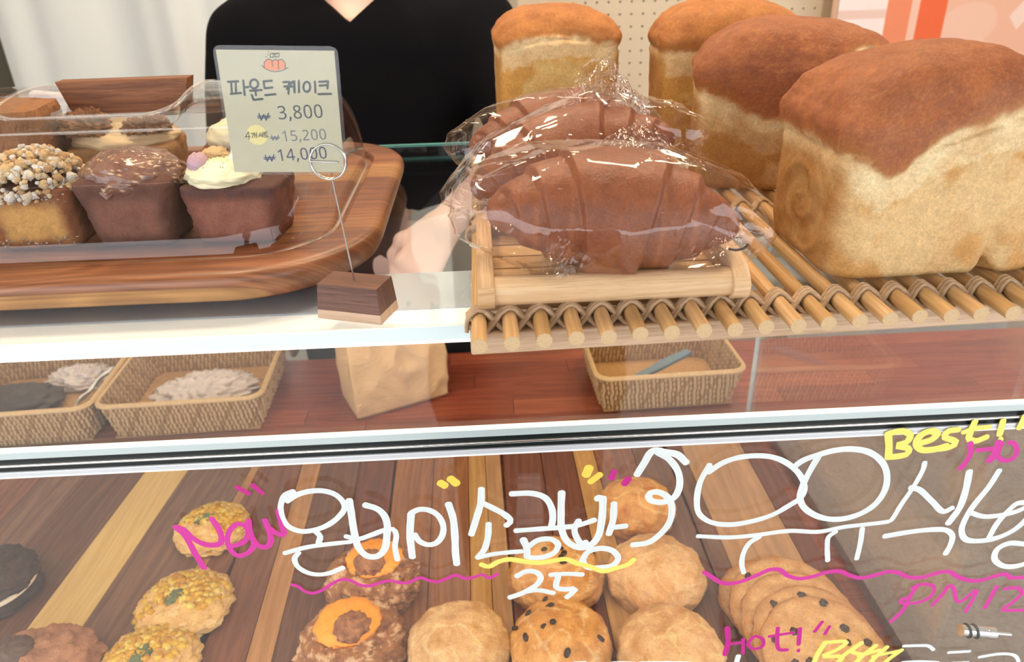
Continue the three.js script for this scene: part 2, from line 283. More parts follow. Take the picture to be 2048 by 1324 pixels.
// ---------------------------------------------------------------- lettering painted on the front pane, traced stroke by stroke
{
  const streak = (c, d) => dataTex(64, 64, (u, v) => { const k = 0.5 + 0.5 * loop2(u, v, 1.2, 34, c % 97), j = 0.5 + 0.5 * loop2(u, v, 3, 8, c % 31); return mix3(hex3(c), hex3(d), clamp(1.25 * k * k * k + 0.25 * j * j, 0, 1)); });
  const paintMat = (c, d) => new THREE.MeshStandardMaterial({ map: streak(c, d), roughness: 0.55 });
  const inks = { w: paintMat(0xe4e8e5, 0xbecacd), p: paintMat(0xc02087, 0xd258ac), y: paintMat(0xeed65c, 0xf2e284), o: paintMat(0xefc64a, 0xf2d262), m: paintMat(0xb4107a, 0xc4308e) };
  let lift = 0;
  function ribbon(pts, w) { // pts in metres on the pane, w in metres
    const c = pts.length > 1 ? new THREE.CatmullRomCurve3(pts, false, 'centripetal') : null, L = c ? c.getLength() : 0, n = Math.max(4, Math.round(L / 0.0022)), rows = [];
    const d0 = c.getTangent(0), d1 = c.getTangent(1);
    for (let k = 5; k >= 1; k--) { const o = k / 5; rows.push([pts[0].clone().addScaledVector(d0, -o * w * 0.46), d0, w * Math.sqrt(Math.max(0, 1 - o * o))]); }
    for (let k = 0; k <= n; k++) { const t = k / n; rows.push([c.getPointAt(t), c.getTangentAt(t), w * (1 + 0.07 * n2(t * L * 60, w * 900 + pts[0].x * 50))]); }
    for (let k = 1; k <= 5; k++) { const o = k / 5; rows.push([pts[pts.length - 1].clone().addScaledVector(d1, o * w * 0.46), d1, w * Math.sqrt(Math.max(0, 1 - o * o))]); }
    const pos = [], uv = [], idx = [];
    lift += 0.00001;
    rows.forEach(([p, d, ww], i) => { for (let k = 0; k < 5; k++) { const s = (k - 2) / 2; pos.push(p.x - d.y * s * ww / 2, p.y + d.x * s * ww / 2, p.z + lift + 0.00007 * (1 - s * s * s * s)); uv.push(i * 0.02, k / 4 * 0.9 + 0.05); } });
    for (let i = 0; i < rows.length - 1; i++) for (let k = 0; k < 4; k++) { const a = i * 5 + k, b = a + 1, e = a + 5, f = e + 1; idx.push(a, b, e, b, f, e); }
    const g = new THREE.BufferGeometry(); g.setAttribute('position', new THREE.Float32BufferAttribute(pos, 3)); g.setAttribute('uv', new THREE.Float32BufferAttribute(uv, 2)); g.setIndex(idx); g.computeVertexNormals();
    return g;
  }
  const scale = EYE.distanceTo(onZ(1024, 1060, 0)) / F * 0.965;
  // word(name, ink, crop origin and scale, strokes [width, x, y, x, y, ...])
  function word(name, ink, [ox, oy, s], strokes, label) {
    const gs = strokes.map(([w, ...xy]) => { const pts = []; for (let i = 0; i < xy.length; i += 2) pts.push(onZ(ox + xy[i] * s, oy + xy[i + 1] * s, 0.0011)); return ribbon(pts, w * s * scale); });
    const m = part(name, merged(gs), inks[ink], frontPane); if (label) m.userData.label = label;
  }
  const A = [340, 920, 0.22654], B = [680, 900, 0.24166], Cc = [1000, 880, 0.25672], D = [1360, 860, 0.24176], Ee = [1700, 820, 0.271875], Ff = [1400, 1080, 0.3164];
  word('painted_word', 'p', A, [[58, 50, 595, 110, 640, 160, 710, 230, 840, 300, 950], [56, 60, 592, 120, 615, 190, 680, 280, 735, 380, 752, 445, 735, 455, 690, 430, 610, 370, 520],
    [50, 545, 762, 640, 730, 690, 660, 672, 590, 610, 562, 555, 590, 508, 670, 530, 785, 600, 845, 680, 825, 738, 760, 735, 700],
    [56, 692, 535, 702, 625, 745, 720, 800, 765, 858, 765, 888, 720, 880, 640, 838, 535], [50, 890, 610, 940, 645, 1008, 662, 990, 590, 955, 450]], 'pink painted word New');
  word('accent_stroke', 'm', A, [[44, 590, 240, 695, 296], [44, 730, 222, 815, 292]]);
  word('painted_word', 'w', A, [[52, 1088, 278, 1015, 312, 978, 400, 988, 495, 1045, 585, 1150, 628, 1255, 622, 1385, 578, 1480, 510, 1540, 430, 1528, 370, 1460, 305, 1350, 272, 1220, 278, 1110, 312, 1035, 362],
    [52, 1280, 625, 1325, 672, 1312, 730], [48, 1015, 822, 1120, 790, 1250, 762, 1400, 742, 1590, 722], [50, 1135, 818, 1100, 870, 1128, 940, 1210, 992, 1300, 1010, 1400, 1000, 1525, 950]], 'white painted Korean lettering');
  word('painted_word', 'w', B, [[60, 78, 418, 98, 550, 120, 690, 158, 815, 230, 878, 310, 878, 368, 820, 388, 700, 390, 610, 362, 535, 305, 485, 212, 456], [48, 52, 715, 150, 735, 260, 702, 370, 662, 440, 655, 465, 700, 455, 800, 475, 905],
    [62, 588, 530, 580, 700, 592, 830, 598, 882], [52, 590, 520, 650, 492, 730, 495, 810, 540, 855, 630, 842, 715, 790, 772, 722, 782, 655, 752, 620, 700], [60, 898, 448, 935, 560, 950, 700, 956, 850, 966, 940],
    [58, 1170, 325, 1166, 430, 1130, 560, 1088, 695], [54, 1195, 445, 1285, 490, 1370, 538, 1412, 588, 1378, 622], [54, 1230, 612, 1224, 720, 1195, 820, 1142, 888], [46, 1150, 888, 1260, 862, 1400, 845, 1500, 838]], 'white painted Korean lettering');
  word('painted_word', 'w', Cc, [[52, 92, 418, 250, 415, 350, 448, 402, 530, 410, 620, 398, 678], [48, 125, 705, 300, 692, 450, 682, 600, 665, 735, 622], [58, 182, 775, 208, 840, 212, 905], [50, 215, 832, 300, 778, 400, 772, 452, 812, 428, 870, 330, 912, 225, 915],
    [58, 480, 410, 476, 550, 482, 700, 530, 795, 620, 836, 708, 815, 765, 745, 792, 620, 800, 500, 795, 445, 758, 455], [52, 612, 628, 580, 690, 598, 760, 638, 808, 668, 795], [54, 888, 495, 880, 620, 848, 728], [50, 872, 680, 978, 668],
    [52, 640, 940, 682, 872, 780, 842, 878, 862, 920, 920, 880, 972, 780, 990, 680, 988, 640, 940]], 'white painted Korean lettering');
  word('painted_number', 'w', Cc, [[50, 132, 1058, 200, 1022, 278, 1026, 318, 1070, 282, 1128, 180, 1188, 78, 1224], [46, 190, 1182, 300, 1168, 415, 1190], [46, 395, 1048, 520, 1040, 640, 1046], [50, 452, 1062, 442, 1148, 540, 1160, 590, 1152, 562, 1188, 522, 1222]], 'white painted number 25');
  word('painted_arrow', 'w', Cc, [[58, 1068, 265, 1120, 182, 1188, 84, 1280, 92, 1380, 112, 1448, 172], [54, 1232, 95, 1320, 150, 1388, 250, 1395, 370, 1350, 450, 1260, 482, 1172, 466, 1158, 420, 1220, 402, 1300, 438, 1338, 520, 1318, 640, 1240, 738, 1150, 798, 1035, 814]], 'white painted looping arrow');
  word('accent_stroke', 'o', B, [[70, 835, 272, 865, 290], [72, 918, 238, 960, 272]]);
  word('accent_stroke', 'o', Cc, [[72, 692, 218, 672, 265], [52, 778, 268, 705, 322]]);
  word('accent_stroke', 'm', Cc, [[52, 888, 246, 868, 292], [58, 998, 302, 972, 336]]);
  word('underline', 'p', A, [[34, 1075, 1098, 1130, 1112, 1190, 1155, 1260, 1172, 1340, 1148, 1430, 1090, 1520, 1050, 1600, 1062, 1680, 1100, 1760, 1108, 1854, 1080, 1942, 1063, 2040, 1082, 2114, 1076, 2205, 1035, 2285, 1060, 2355, 1072, 2440, 1045, 2520, 1012, 2604, 1042, 2690, 1030, 2754, 1008, 2818, 1038, 2890, 1004]], 'pink painted wavy underline');
  word('underline', 'y', B, [[50, 1170, 945, 1230, 962, 1310, 922, 1400, 902, 1500, 915, 1640, 930, 1740, 918, 1870, 900, 1960, 935, 2070, 962, 2175, 1000, 2280, 975, 2390, 940, 2430, 905]], 'yellow painted wavy underline');
  word('painted_word', 'w', D, [[50, 242, 288, 165, 430, 138, 590, 158, 690, 250, 758, 400, 780, 580, 755, 760, 700, 900, 622, 1000, 555, 1030, 480, 992, 372, 900, 282, 780, 226, 640, 210, 480, 226, 350, 270, 235, 345],
    [55, 935, 308, 1010, 252, 1150, 200, 1280, 166, 1420, 155, 1560, 180, 1668, 260, 1710, 370, 1690, 500, 1600, 622, 1460, 702, 1300, 736, 1140, 712, 1020, 632, 990, 540, 1020, 440, 1082, 320, 1145, 212],
    [44, 148, 875, 400, 885, 600, 870, 900, 832, 1150, 838, 1350, 800, 1700, 758, 1738, 748, 1830, 610, 1930, 465, 2010, 320, 2022, 268], [46, 655, 880, 575, 930, 522, 1020, 510, 1110, 525, 1175], [46, 1285, 838, 1228, 880, 1216, 960, 1220, 1075], [46, 1506, 812, 1490, 930, 1460, 1060]], 'white painted Korean lettering');
  word('painted_word', 'w', Ee, [[46, 445, 568, 505, 582, 600, 668, 688, 745, 748, 718], [54, 875, 452, 850, 580, 802, 718, 722, 828], [48, 255, 925, 450, 892, 620, 876, 708, 882, 750, 922, 736, 990, 702, 1052],
    [48, 1093, 445, 1020, 560, 920, 682, 860, 770, 818, 880, 848, 948, 950, 960, 1100, 930, 1230, 860, 1330, 750, 1340, 690, 1280, 678, 1225, 685, 1165, 735, 1080, 830, 1012, 950], [44, 885, 752, 980, 780, 1110, 770, 1230, 740, 1330, 690],
    [50, 1300, 985, 1165, 978, 1082, 1020, 1060, 1090, 1120, 1142, 1200, 1148, 1300, 1120, 1380, 1060, 1370, 1000, 1300, 985]], 'white painted Korean lettering');
  word('painted_word', 'y', Ee, [[54, 278, 172, 284, 260, 280, 345], [50, 288, 168, 380, 152, 440, 182, 415, 232, 335, 258, 430, 282, 420, 318, 345, 338, 282, 342], [54, 500, 245, 600, 212, 640, 172, 590, 152, 520, 182, 484, 240, 520, 288, 620, 286, 705, 262], [48, 792, 142, 722, 152, 690, 192, 760, 222, 780, 242, 732, 270, 662, 284],
    [50, 915, 85, 882, 160, 872, 208, 920, 224, 1000, 196], [42, 832, 160, 920, 132, 1020, 122], [48, 1122, 78, 1098, 175], [36, 1104, 206, 1108, 216], [46, 1285, 40, 1242, 128]], 'yellow painted word Best');
  word('painted_word', 'p', Ee, [[44, 882, 240, 880, 320, 845, 385, 808, 426], [38, 932, 292, 1040, 282], [58, 1090, 235, 1062, 320, 1022, 366], [40, 1112, 245, 1082, 330, 1130, 368, 1198, 350, 1224, 292, 1200, 242, 1168, 234]], 'pink painted letters Ho');
  word('underline', 'p', Ff, [[34, 25, 200, 80, 235, 130, 265, 190, 272, 270, 255, 360, 218, 440, 184, 500, 184, 550, 220, 620, 240, 700, 230, 800, 200, 880, 194, 950, 222, 1010, 236, 1100, 220, 1180, 198, 1240, 200, 1320, 232, 1400, 232, 1500, 204, 1570, 196, 1620, 225, 1700, 252, 1780, 250, 1870, 222, 1930, 212, 1960, 234, 2060, 230]], 'pink painted wavy underline');
  word('painted_word', 'p', Ff, [[32, 1368, 290, 1320, 360, 1280, 440, 1204, 512], [28, 1338, 298, 1400, 276, 1475, 292, 1458, 350, 1380, 390, 1275, 394, 1262, 376, 1320, 358], [30, 1466, 408, 1530, 340, 1572, 284, 1600, 300, 1618, 378, 1645, 385, 1745, 310, 1712, 390, 1676, 448], [32, 1872, 290, 1798, 424], [30, 1922, 305, 2000, 298, 2030, 330, 1960, 400, 1905, 434, 2060, 440]], 'pink painted PM 12');
  word('painted_word', 'm', Ff, [[40, 170, 552, 175, 640, 157, 718], [28, 175, 655, 268, 642], [28, 270, 622, 270, 712], [28, 335, 608, 302, 650, 330, 682, 390, 670, 395, 622, 350, 602], [32, 490, 552, 485, 640, 500, 688, 548, 690], [26, 435, 605, 588, 580], [32, 630, 555, 621, 655], [26, 620, 690, 620, 698], [28, 770, 512, 722, 574], [28, 815, 542, 787, 588]], 'magenta painted word Hot');
  word('painted_word', 'y', Ff, [[40, 790, 642, 745, 710, 705, 800], [34, 790, 642, 925, 640, 860, 690, 770, 730, 900, 735, 830, 800], [38, 1018, 645, 900, 730, 850, 800], [34, 1015, 645, 960, 700, 1040, 720], [38, 1108, 662, 1010, 740, 960, 800], [38, 1178, 672, 1100, 740, 1050, 800], [32, 1000, 730, 1130, 690], [36, 1272, 690, 1200, 740, 1130, 800], [30, 1090, 730, 1272, 692]], 'yellow painted word Best');
  word('painted_word', 'w', Ff, [[28, 1285, 665, 1380, 662, 1440, 664, 1472, 688], [26, 1568, 706, 1700, 698], [28, 1762, 735, 1900, 714, 1985, 725, 2010, 775, 1990, 840], [26, 1275, 768, 1380, 762, 1500, 768], [26, 1590, 772, 1690, 768], [40, 240, 728, 220, 800], [30, -800, 772, -730, 768], [30, -560, 772, -500, 768, -420, 774], [30, -380, 770, -200, 768, -60, 772]], 'white painted Korean lettering');
}
// ---------------------------------------------------------------- rattan tray under the loaves
const RODY = 1.2255, RODR = 0.0046, TRAYTOP = RODY + RODR;
{
  const t = thing('rattan_tray', 'rattan rod tray with woven binding that carries the loaves', 'tray', [0, 0, 0]);
  const rodMats = [[0xd2ae7c, 0xb48a56], [0xdab88a, 0xb98f5e], [0xcaa672, 0xa98150]].map(([a, b], i) => woodMat(a, b, { seed: 40 + i, rough: 0.45, pores: 0.4, bump: 0.0003 }));
  const endMat = std(0xd9b98d, 0.8, { map: grainTex }), barMat = woodMat(0xd0b394, 0xac8c6e, { seed: 44, rough: 0.6, pores: 1.6 }), strand = woodMat(0xcdb090, 0xa88a68, { seed: 47, rough: 0.6 });
  const X = (i) => -0.006 + i * 0.0181, NR = 24, rnd = rng(3);
  const len = 0.485, gRod = grainUV(new THREE.CylinderGeometry(RODR, RODR, len, 14, 1, true).rotateX(Math.PI / 2), 'z', 0.4, 0.03), gEnd = new THREE.CircleGeometry(RODR, 14);
  const frontZ = (i) => 0.0785 - i * 0.0006;
  for (let i = 0; i < NR; i++) {
    const z1 = frontZ(i) + 0.002 * n2(i * 3.1, 2), m = part('rattan_rod', gRod, rodMats[i % 3], t); m.position.set(X(i), RODY + 0.0005 * n2(i, 9), z1 - len / 2); m.rotation.z = i * 1.3;
    part('rod_end', gEnd, endMat, m).position.set(0, 0, len / 2);
  }
  const bar = (z0, z1, y0, y1) => grainUV(box(-0.0115, X(NR - 1) + 0.01, y0, y1, z0, z1, 0.0015), 'x', 0.4, 0.05, z0);
  const skew = (g) => { const p = g.attributes.position; for (let i = 0; i < p.count; i++) p.setZ(i, p.getZ(i) - (p.getX(i) + 0.006) * 0.033); return g; };
  part('front_bar', skew(bar(0.028, 0.056, 1.2068, 1.2207)), barMat, t);
  part('cross_bar', bar(-0.160, -0.135, 1.2068, 1.2207), barMat, t);
  part('back_bar', bar(-0.385, -0.36, 1.2068, 1.2207), barMat, t);
  part('base_slat', grainUV(box(-0.004, 0.40, 1.2003, 1.2067, -0.02, -0.005), 'x'), barMat, t);
  part('base_slat', grainUV(box(-0.004, 0.40, 1.2003, 1.2067, -0.30, -0.28), 'x'), barMat, t);
  part('base_slat', grainUV(box(-0.004, 0.40, 1.2003, 1.2067, -0.16, -0.14), 'x'), barMat, t);
  // two strands cross between the rods, one over while the other goes under
  for (const [zc, off] of [[0.047, 0], [-0.135, 0], [-0.372, 0]]) for (const s of [0, 1]) for (const d of [-0.0016, 0.0016]) {
    const pts = [];
    for (let i = -1; i <= NR - 1; i++) {
      const z = zc - Math.max(0, i) * 0.0006 + d;
      if (i < 0) { pts.push(V(X(0) - 0.0072, RODY + (s ? -0.002 : 0.002), z - 0.002)); continue; }
      const up = (i + s) % 2 === 0;
      pts.push(V(X(i), RODY + (up ? 1 : -1) * (RODR + 0.0017), z + (up ? -0.0045 : 0.0055)));
      if (i < NR - 1) pts.push(V(X(i) + 0.009, RODY + (up ? -0.0002 : 0.0002), z + (up ? 0.001 : 0.0005)));
    }
    part('binding_strand', grainUV(tube(pts, 0.00155, NR * 9, 6), 'x', 0.2, 0.02), strand, t);
  }
  // over-wrap so that each rod shows a crossed loop on top
  for (const zc of [0.047, -0.135]) for (let i = 0; i < NR; i++) {
    const z = zc - i * 0.0006, x = X(i);
    for (const d of [-0.0015, 0.0015]) part('binding_loop', tube([V(x - (i ? 0.0165 : 0.0075), RODY - RODR - 0.0012, z + (i ? 0.0085 : 0.003) + d), V(x - (i ? 0.009 : 0.007), RODY - 0.0004, z + (i ? 0.0035 : 0.001) + d), V(x - 0.0046, RODY + 0.0042, z + 0.0003 + d), V(x, RODY + RODR + 0.0012, z - 0.0025 + d), V(x + 0.0046, RODY + 0.0042, z - 0.0022 + d), V(x + 0.009, RODY + 0.0006, z - 0.0012 + d), V(x + 0.0165, RODY - RODR - 0.0012, z + 0.001 + d)], 0.0013, 26, 6), strand, t);
  }
  const lp = []; for (let k = 0; k < 12; k++) { const a = k / 12 * 2 * Math.PI; lp.push(V(X(0) - 0.002 + 0.0065 * Math.cos(a), RODY + 0.0065 * Math.sin(a), -0.104 + 0.001 * Math.sin(2 * a))); }
  part('binding_loop', tube(lp, 0.0013, 40, 6, true), strand, t); part('binding_loop', tube(lp.map((p) => p.clone().add(V(0, 0, 0.003))), 0.0013, 40, 6, true), strand, t);
  rebase(t, 0.2, 1.2, -0.15);
}
// ---------------------------------------------------------------- loaves
function loafGeo({ w, d, hs, H: Ht, seed, tan = 0, edge = (x, z) => 0, crown = (x, z) => 1, spiral = false, pal, notch, front = 1, N = 220 }) {
  const rings = [], at = [];
  const add = (sx, y, k, n) => { rings.push(rring(w * sx, d * sx, 0.018 * Math.min(1, sx) + 0.002, N).map(([x, z]) => { at.push(k); return V(x, y, z); })); };
  for (const [s, y] of [[0.5, 0.0008], [0.9, 0.0004], [0.955, 0.0012], [0.978, 0.004]]) add(s, y, 0);
  const SN = 46; for (let i = 0; i <= SN; i++) { const t = i / SN; add(0.98 + 0.02 * t + 0.018 * ss(0.86, 1, t), 0.006 + (hs - 0.006) * t, 1); }
  const CN = 60; for (let i = 1; i <= CN; i++) { const a = i / CN * Math.PI / 2, s = 1.018 * Math.pow(Math.cos(a), 0.74) + 0.018 * Math.sin(Math.min(1, i / 14) * Math.PI); add(Math.max(0.004, s), hs + (Ht - hs) * Math.pow(Math.sin(a), 0.92), 2); }
  const g = loft(rings), p = g.attributes.position;
  for (let i = 0; i < p.count; i++) {
    let x = p.getX(i), y = p.getY(i), z = p.getZ(i); const k = at[i] ?? 2, u = x / (w / 2), v = z / (d / 2), nx = fbm3(x * 22 + seed * 3, y * 22, z * 22, 3);
    const out = 0.0022 * nx, l = Math.hypot(u, v) || 1;
    if (k === 2) y = hs + (y - hs) * crown(u, v) * (1 + 0.05 * fbm3(x * 14, seed, z * 14, 2));
    const e = hs + edge(u, v), gap = Math.exp(-(((y - e) / 0.004) ** 2)) * ss(0.8, 0.95, Math.max(Math.abs(u), Math.abs(v))); // the torn seam under the crust
    const wrinkle = y > e ? 0.0004 * fbm3(x * 60 + y * 40 + seed, y * 60, z * 60, 2) : 0.0005 * fbm3(x * 60, y * 90, z * 60 + seed, 2);
    const push = out - 0.0022 * gap * (1 + 0.8 * n3(x * 50, y * 30, z * 50)) + wrinkle + (y > e ? 0.0012 : 0);
    let dx = u / l * push, dz = v / l * push, dy = k === 2 ? push * 0.8 : 0;
    if (k !== 2) { const q = ss(-0.1, 0.1, Math.abs(u) - Math.abs(v)); dz *= 1 - 0.7 * q; dx *= 0.3 + 0.7 * q; }
    if (spiral && u < -0.93 && y < hs * 0.95 && y > 0.006) { const a = (y - hs * 0.46) / (hs * 0.5), b = v * 1.25, rr = Math.hypot(a, b), th = Math.atan2(a, b); const s = Math.sin(rr * 12 - th); dx += (-0.0009 * ss(0.6, 1, -s) + 0.0004 * s) * ss(1.1, 0.8, rr) * ss(0.93, 0.97, -u); }
    if (notch && v > 0.6) { const q = Math.exp(-(((u - notch) / 0.075) ** 2)); dy += q * 0.009 * ss(0.02, 0.0, y); dz -= q * 0.006 * ss(0.05, 0, y); }
    p.setXYZ(i, x + dx, y + dy, z + dz);
  }
  g.computeVertexNormals();
  // baked colours: brown crust, pale torn seam, golden walls, browner corners and foot
  paint(g, (x, y, z) => {
    const u = x / (w / 2), v = z / (d / 2), e = hs + edge(u, v), n = fbm3(x * 30 + seed, y * 30, z * 30, 4), m = fbm3(x * 90, y * 90 + seed, z * 90, 3), end = ss(0.9, 0.985, Math.abs(u)), corner = ss(0.86, 0.97, Math.abs(u)) * ss(0.8, 0.97, Math.abs(v));
    const crustT = ss(-0.002, 0.0045, y - e + 0.006 * n + 0.002 * m);
    const big = fbm3(x * 13 + seed * 2, y * 13, z * 13, 3);
    let wall = mixC(pal.pale, pal.gold, ss(-0.12, 0.2, big + 0.35 * n + tan)); // patches where the tin browned it
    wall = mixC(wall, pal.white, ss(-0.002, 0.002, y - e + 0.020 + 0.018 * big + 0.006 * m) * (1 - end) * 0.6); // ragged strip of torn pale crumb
    wall = mixC(wall, pal.toast, ss(0.16, 0.30, fbm3(x * 19 - seed, y * 19, z * 19 + 4, 3) + 0.3 * n) * 0.22); // scattered browner patches
    wall = mixC(wall, pal.brown, end * (0.85 + 0.4 * n) * (spiral && u < 0 ? 1 : 0.75));
    if (spiral && u < -0.93 && y < hs) { const a = (y - hs * 0.46) / (hs * 0.5), b = v * 1.25, rr = Math.hypot(a, b), s = Math.sin(rr * 12 - Math.atan2(a, b)); wall = mixC(wall, pal.pale, 0.22 * ss(0.3, 1, s + 0.5 * n) * ss(1.1, 0.8, rr)); }
    wall = mixC(wall, pal.toast, corner * 0.25);
    if (front < 1) wall = mixC(wall, pal.brown, (1 - front) * ss(-0.25, 0.05, big + 0.3 * n));
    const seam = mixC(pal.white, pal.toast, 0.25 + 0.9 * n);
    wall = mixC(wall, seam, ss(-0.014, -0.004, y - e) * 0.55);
    let crust = mixC(pal.crust, pal.crustDark, 0.35 + 0.9 * n);
    crust = mixC(crust, pal.toast, ss(0.012, 0.0, y - e) * 0.45);
    crust = mixC(crust, pal.toast, 0.22 * ss(0.2, 0.5, n3(x * 420, y * 420, z * 420 + seed)));
    return mixC(wall, crust, crustT);
  });
  return planarUV(g, 0.07);
}
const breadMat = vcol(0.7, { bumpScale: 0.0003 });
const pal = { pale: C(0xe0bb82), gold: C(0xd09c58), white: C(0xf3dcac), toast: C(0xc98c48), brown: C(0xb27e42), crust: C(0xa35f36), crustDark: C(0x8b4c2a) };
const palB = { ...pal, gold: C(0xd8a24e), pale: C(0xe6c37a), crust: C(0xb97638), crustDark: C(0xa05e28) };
{
  const edgeNear = (u, v) => lerp(-0.002 + 0.004 * u, -0.004 + 0.024 * ss(-0.75, 0.7, u) - 0.016 * Math.exp(-(((u + 0.62) / 0.22) ** 2)), ss(0.5, 0.9, v));
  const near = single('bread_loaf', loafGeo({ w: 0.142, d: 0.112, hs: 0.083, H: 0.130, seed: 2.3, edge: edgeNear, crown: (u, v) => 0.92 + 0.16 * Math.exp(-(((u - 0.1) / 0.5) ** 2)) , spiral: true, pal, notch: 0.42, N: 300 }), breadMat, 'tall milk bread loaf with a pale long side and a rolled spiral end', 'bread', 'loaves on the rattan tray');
  near.position.set(0.280, TRAYTOP + 0.0002, -0.031); near.rotation.y = R(1.5);
  const e3 = (u, v) => lerp(0.002, -0.004 + 0.03 * ss(-0.1, 0.6, u) - 0.026 * Math.exp(-(((u + 0.25) / 0.35) ** 2)), ss(0.5, 0.9, v));
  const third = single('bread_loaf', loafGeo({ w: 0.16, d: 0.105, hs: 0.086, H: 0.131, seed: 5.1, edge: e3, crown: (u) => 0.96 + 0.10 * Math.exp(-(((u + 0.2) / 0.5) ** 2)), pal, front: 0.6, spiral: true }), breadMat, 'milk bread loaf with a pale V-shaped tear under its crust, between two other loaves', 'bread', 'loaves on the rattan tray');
  third.position.set(0.268, TRAYTOP + 0.0002, -0.217); third.rotation.y = R(-14);
  const e2 = (u, v) => (0.006 + 0.008 * u) * ss(0.5, 0.9, v);
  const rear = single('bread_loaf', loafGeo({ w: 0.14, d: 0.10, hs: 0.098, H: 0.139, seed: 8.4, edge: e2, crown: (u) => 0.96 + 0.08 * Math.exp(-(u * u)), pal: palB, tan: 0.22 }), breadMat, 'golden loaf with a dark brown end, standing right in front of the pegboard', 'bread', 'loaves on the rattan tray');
  rear.position.set(0.252, TRAYTOP + 0.0002, -0.362); rear.rotation.y = R(-3);
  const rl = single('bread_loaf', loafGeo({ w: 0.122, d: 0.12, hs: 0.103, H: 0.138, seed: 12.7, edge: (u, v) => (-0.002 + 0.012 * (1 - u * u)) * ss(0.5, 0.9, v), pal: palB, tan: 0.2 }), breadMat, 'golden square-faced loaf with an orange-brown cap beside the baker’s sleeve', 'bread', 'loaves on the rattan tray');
  rl.position.set(0.080, TRAYTOP + 0.0002, -0.358 - 0.032); rl.rotation.y = R(1);
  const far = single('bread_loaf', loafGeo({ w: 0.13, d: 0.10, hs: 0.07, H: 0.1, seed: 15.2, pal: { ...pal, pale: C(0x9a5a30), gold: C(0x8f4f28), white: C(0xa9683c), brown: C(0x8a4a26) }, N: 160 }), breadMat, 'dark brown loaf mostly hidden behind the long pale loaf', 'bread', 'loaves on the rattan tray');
  far.position.set(0.430, TRAYTOP + 0.0002, -0.045);
}
// ---------------------------------------------------------------- slatted wooden tray with dowel handles, standing on the rods
const WT = TRAYTOP + 0.0006;
{
  const t = thing('wooden_tray', 'small slatted beech tray with round dowel handles under the bagged rolls', 'tray', [0.0755, WT, -0.080]);
  const beech = woodMat(0xe2c49c, 0xc9a478, { seed: 61, rough: 0.5, pores: 1.2 }), beech2 = woodMat(0xcfae84, 0xb08a5f, { seed: 63, rough: 0.5, pores: 1.2 });
  const side = (x) => { // bent strip: long side wall whose ends curl down round the dowels
    const s = new THREE.Shape(); const zf = 0.118, zb = -0.118;
    s.moveTo(zb, 0.002); s.lineTo(zf - 0.012, 0.002); s.quadraticCurveTo(zf - 0.004, -0.0002, zf + 0.004, 0.0004); s.quadraticCurveTo(zf + 0.012, 0.003, zf + 0.011, 0.011); s.quadraticCurveTo(zf + 0.006, 0.021, zf - 0.014, 0.023); s.lineTo(zb, 0.025); s.lineTo(zb, 0.004);
    return grainUV(new THREE.ExtrudeGeometry(s, { depth: 0.0085, bevelEnabled: true, bevelSize: 0.0008, bevelThickness: 0.0008, bevelSegments: 2, curveSegments: 10 }).rotateY(-Math.PI / 2).translate(x + 0.00425, 0, 0), 'z', 0.4, 0.06, x * 10);
  };
  part('side_wall', side(-0.0765), beech2, t); part('side_wall', side(0.0735), beech, t);
  for (const z of [0.1185, -0.109]) part('dowel_handle', grainUV(new THREE.CylinderGeometry(0.0088, 0.0088, 0.1405, 24).rotateZ(Math.PI / 2).translate(-0.0015, 0.0094, z), 'x', 0.3, 0.06), beech, t);
  for (let i = 0; i < 9; i++) { const z = -0.092 + i * 0.0215; part('slat', grainUV(box(-0.0715, 0.0685, 0.004, 0.0075, z, z + 0.0195, 0.0008), 'x', 0.4, 0.06, i * 0.3, i * 0.17), i % 2 ? beech2 : beech, t); }
}
// ---------------------------------------------------------------- three brown rolls, each in a clear bag
const rollMat = vcol(0.5, { bumpScale: 0.0004, clearcoat: 0.15, clearcoatRoughness: 0.4 });
function rollGeo(L, rad, seed) {
  const M = 150, N = 90, rings = [];
  for (let i = 0; i <= M; i++) {
    const t = lerp(-1, 1, i / M), row = [];
    for (let j = 0; j < N; j++) {
      const a = j / N * 2 * Math.PI, q = t + 0.12 * Math.cos(a + 0.6) * (t > 0 ? 1 : -1), s = Math.abs(q);
      let r = rad * Math.pow(Math.max(0, 1 - Math.pow(Math.abs(t), 2.3)), 0.5) * 0.90;
      r += rad * (0.16 * ss(0.35, 0.32, s) + 0.13 * ss(0.62, 0.59, s) + 0.08 * ss(0.84, 0.81, s) - 0.12) * Math.min(1, (1 - Math.abs(t)) * 7);
      r *= 1 + 0.03 * fbm3(t * 3 + seed, Math.cos(a), Math.sin(a), 3);
      row.push(V(t * L / 2, Math.sin(a) * r * 0.92, Math.cos(a) * r + 0.010 * t * t));
    }
    rings.push(row);
  }
  const g = loft(rings), c1 = C(0x96542f), c2 = C(0x7c4024), c3 = C(0xab673c);
  paint(g, (x, y, z) => { const n = fbm3(x * 40 + seed, y * 40, z * 40, 4), s = Math.abs(x / (L / 2)); return mixC(mixC(c1, c2, 0.3 + 0.8 * n), c3, 0.6 * (Math.exp(-(((s - 0.34) / 0.02) ** 2)) + Math.exp(-(((s - 0.6) / 0.02) ** 2)))); });
  return planarUV(g, 0.06);
}
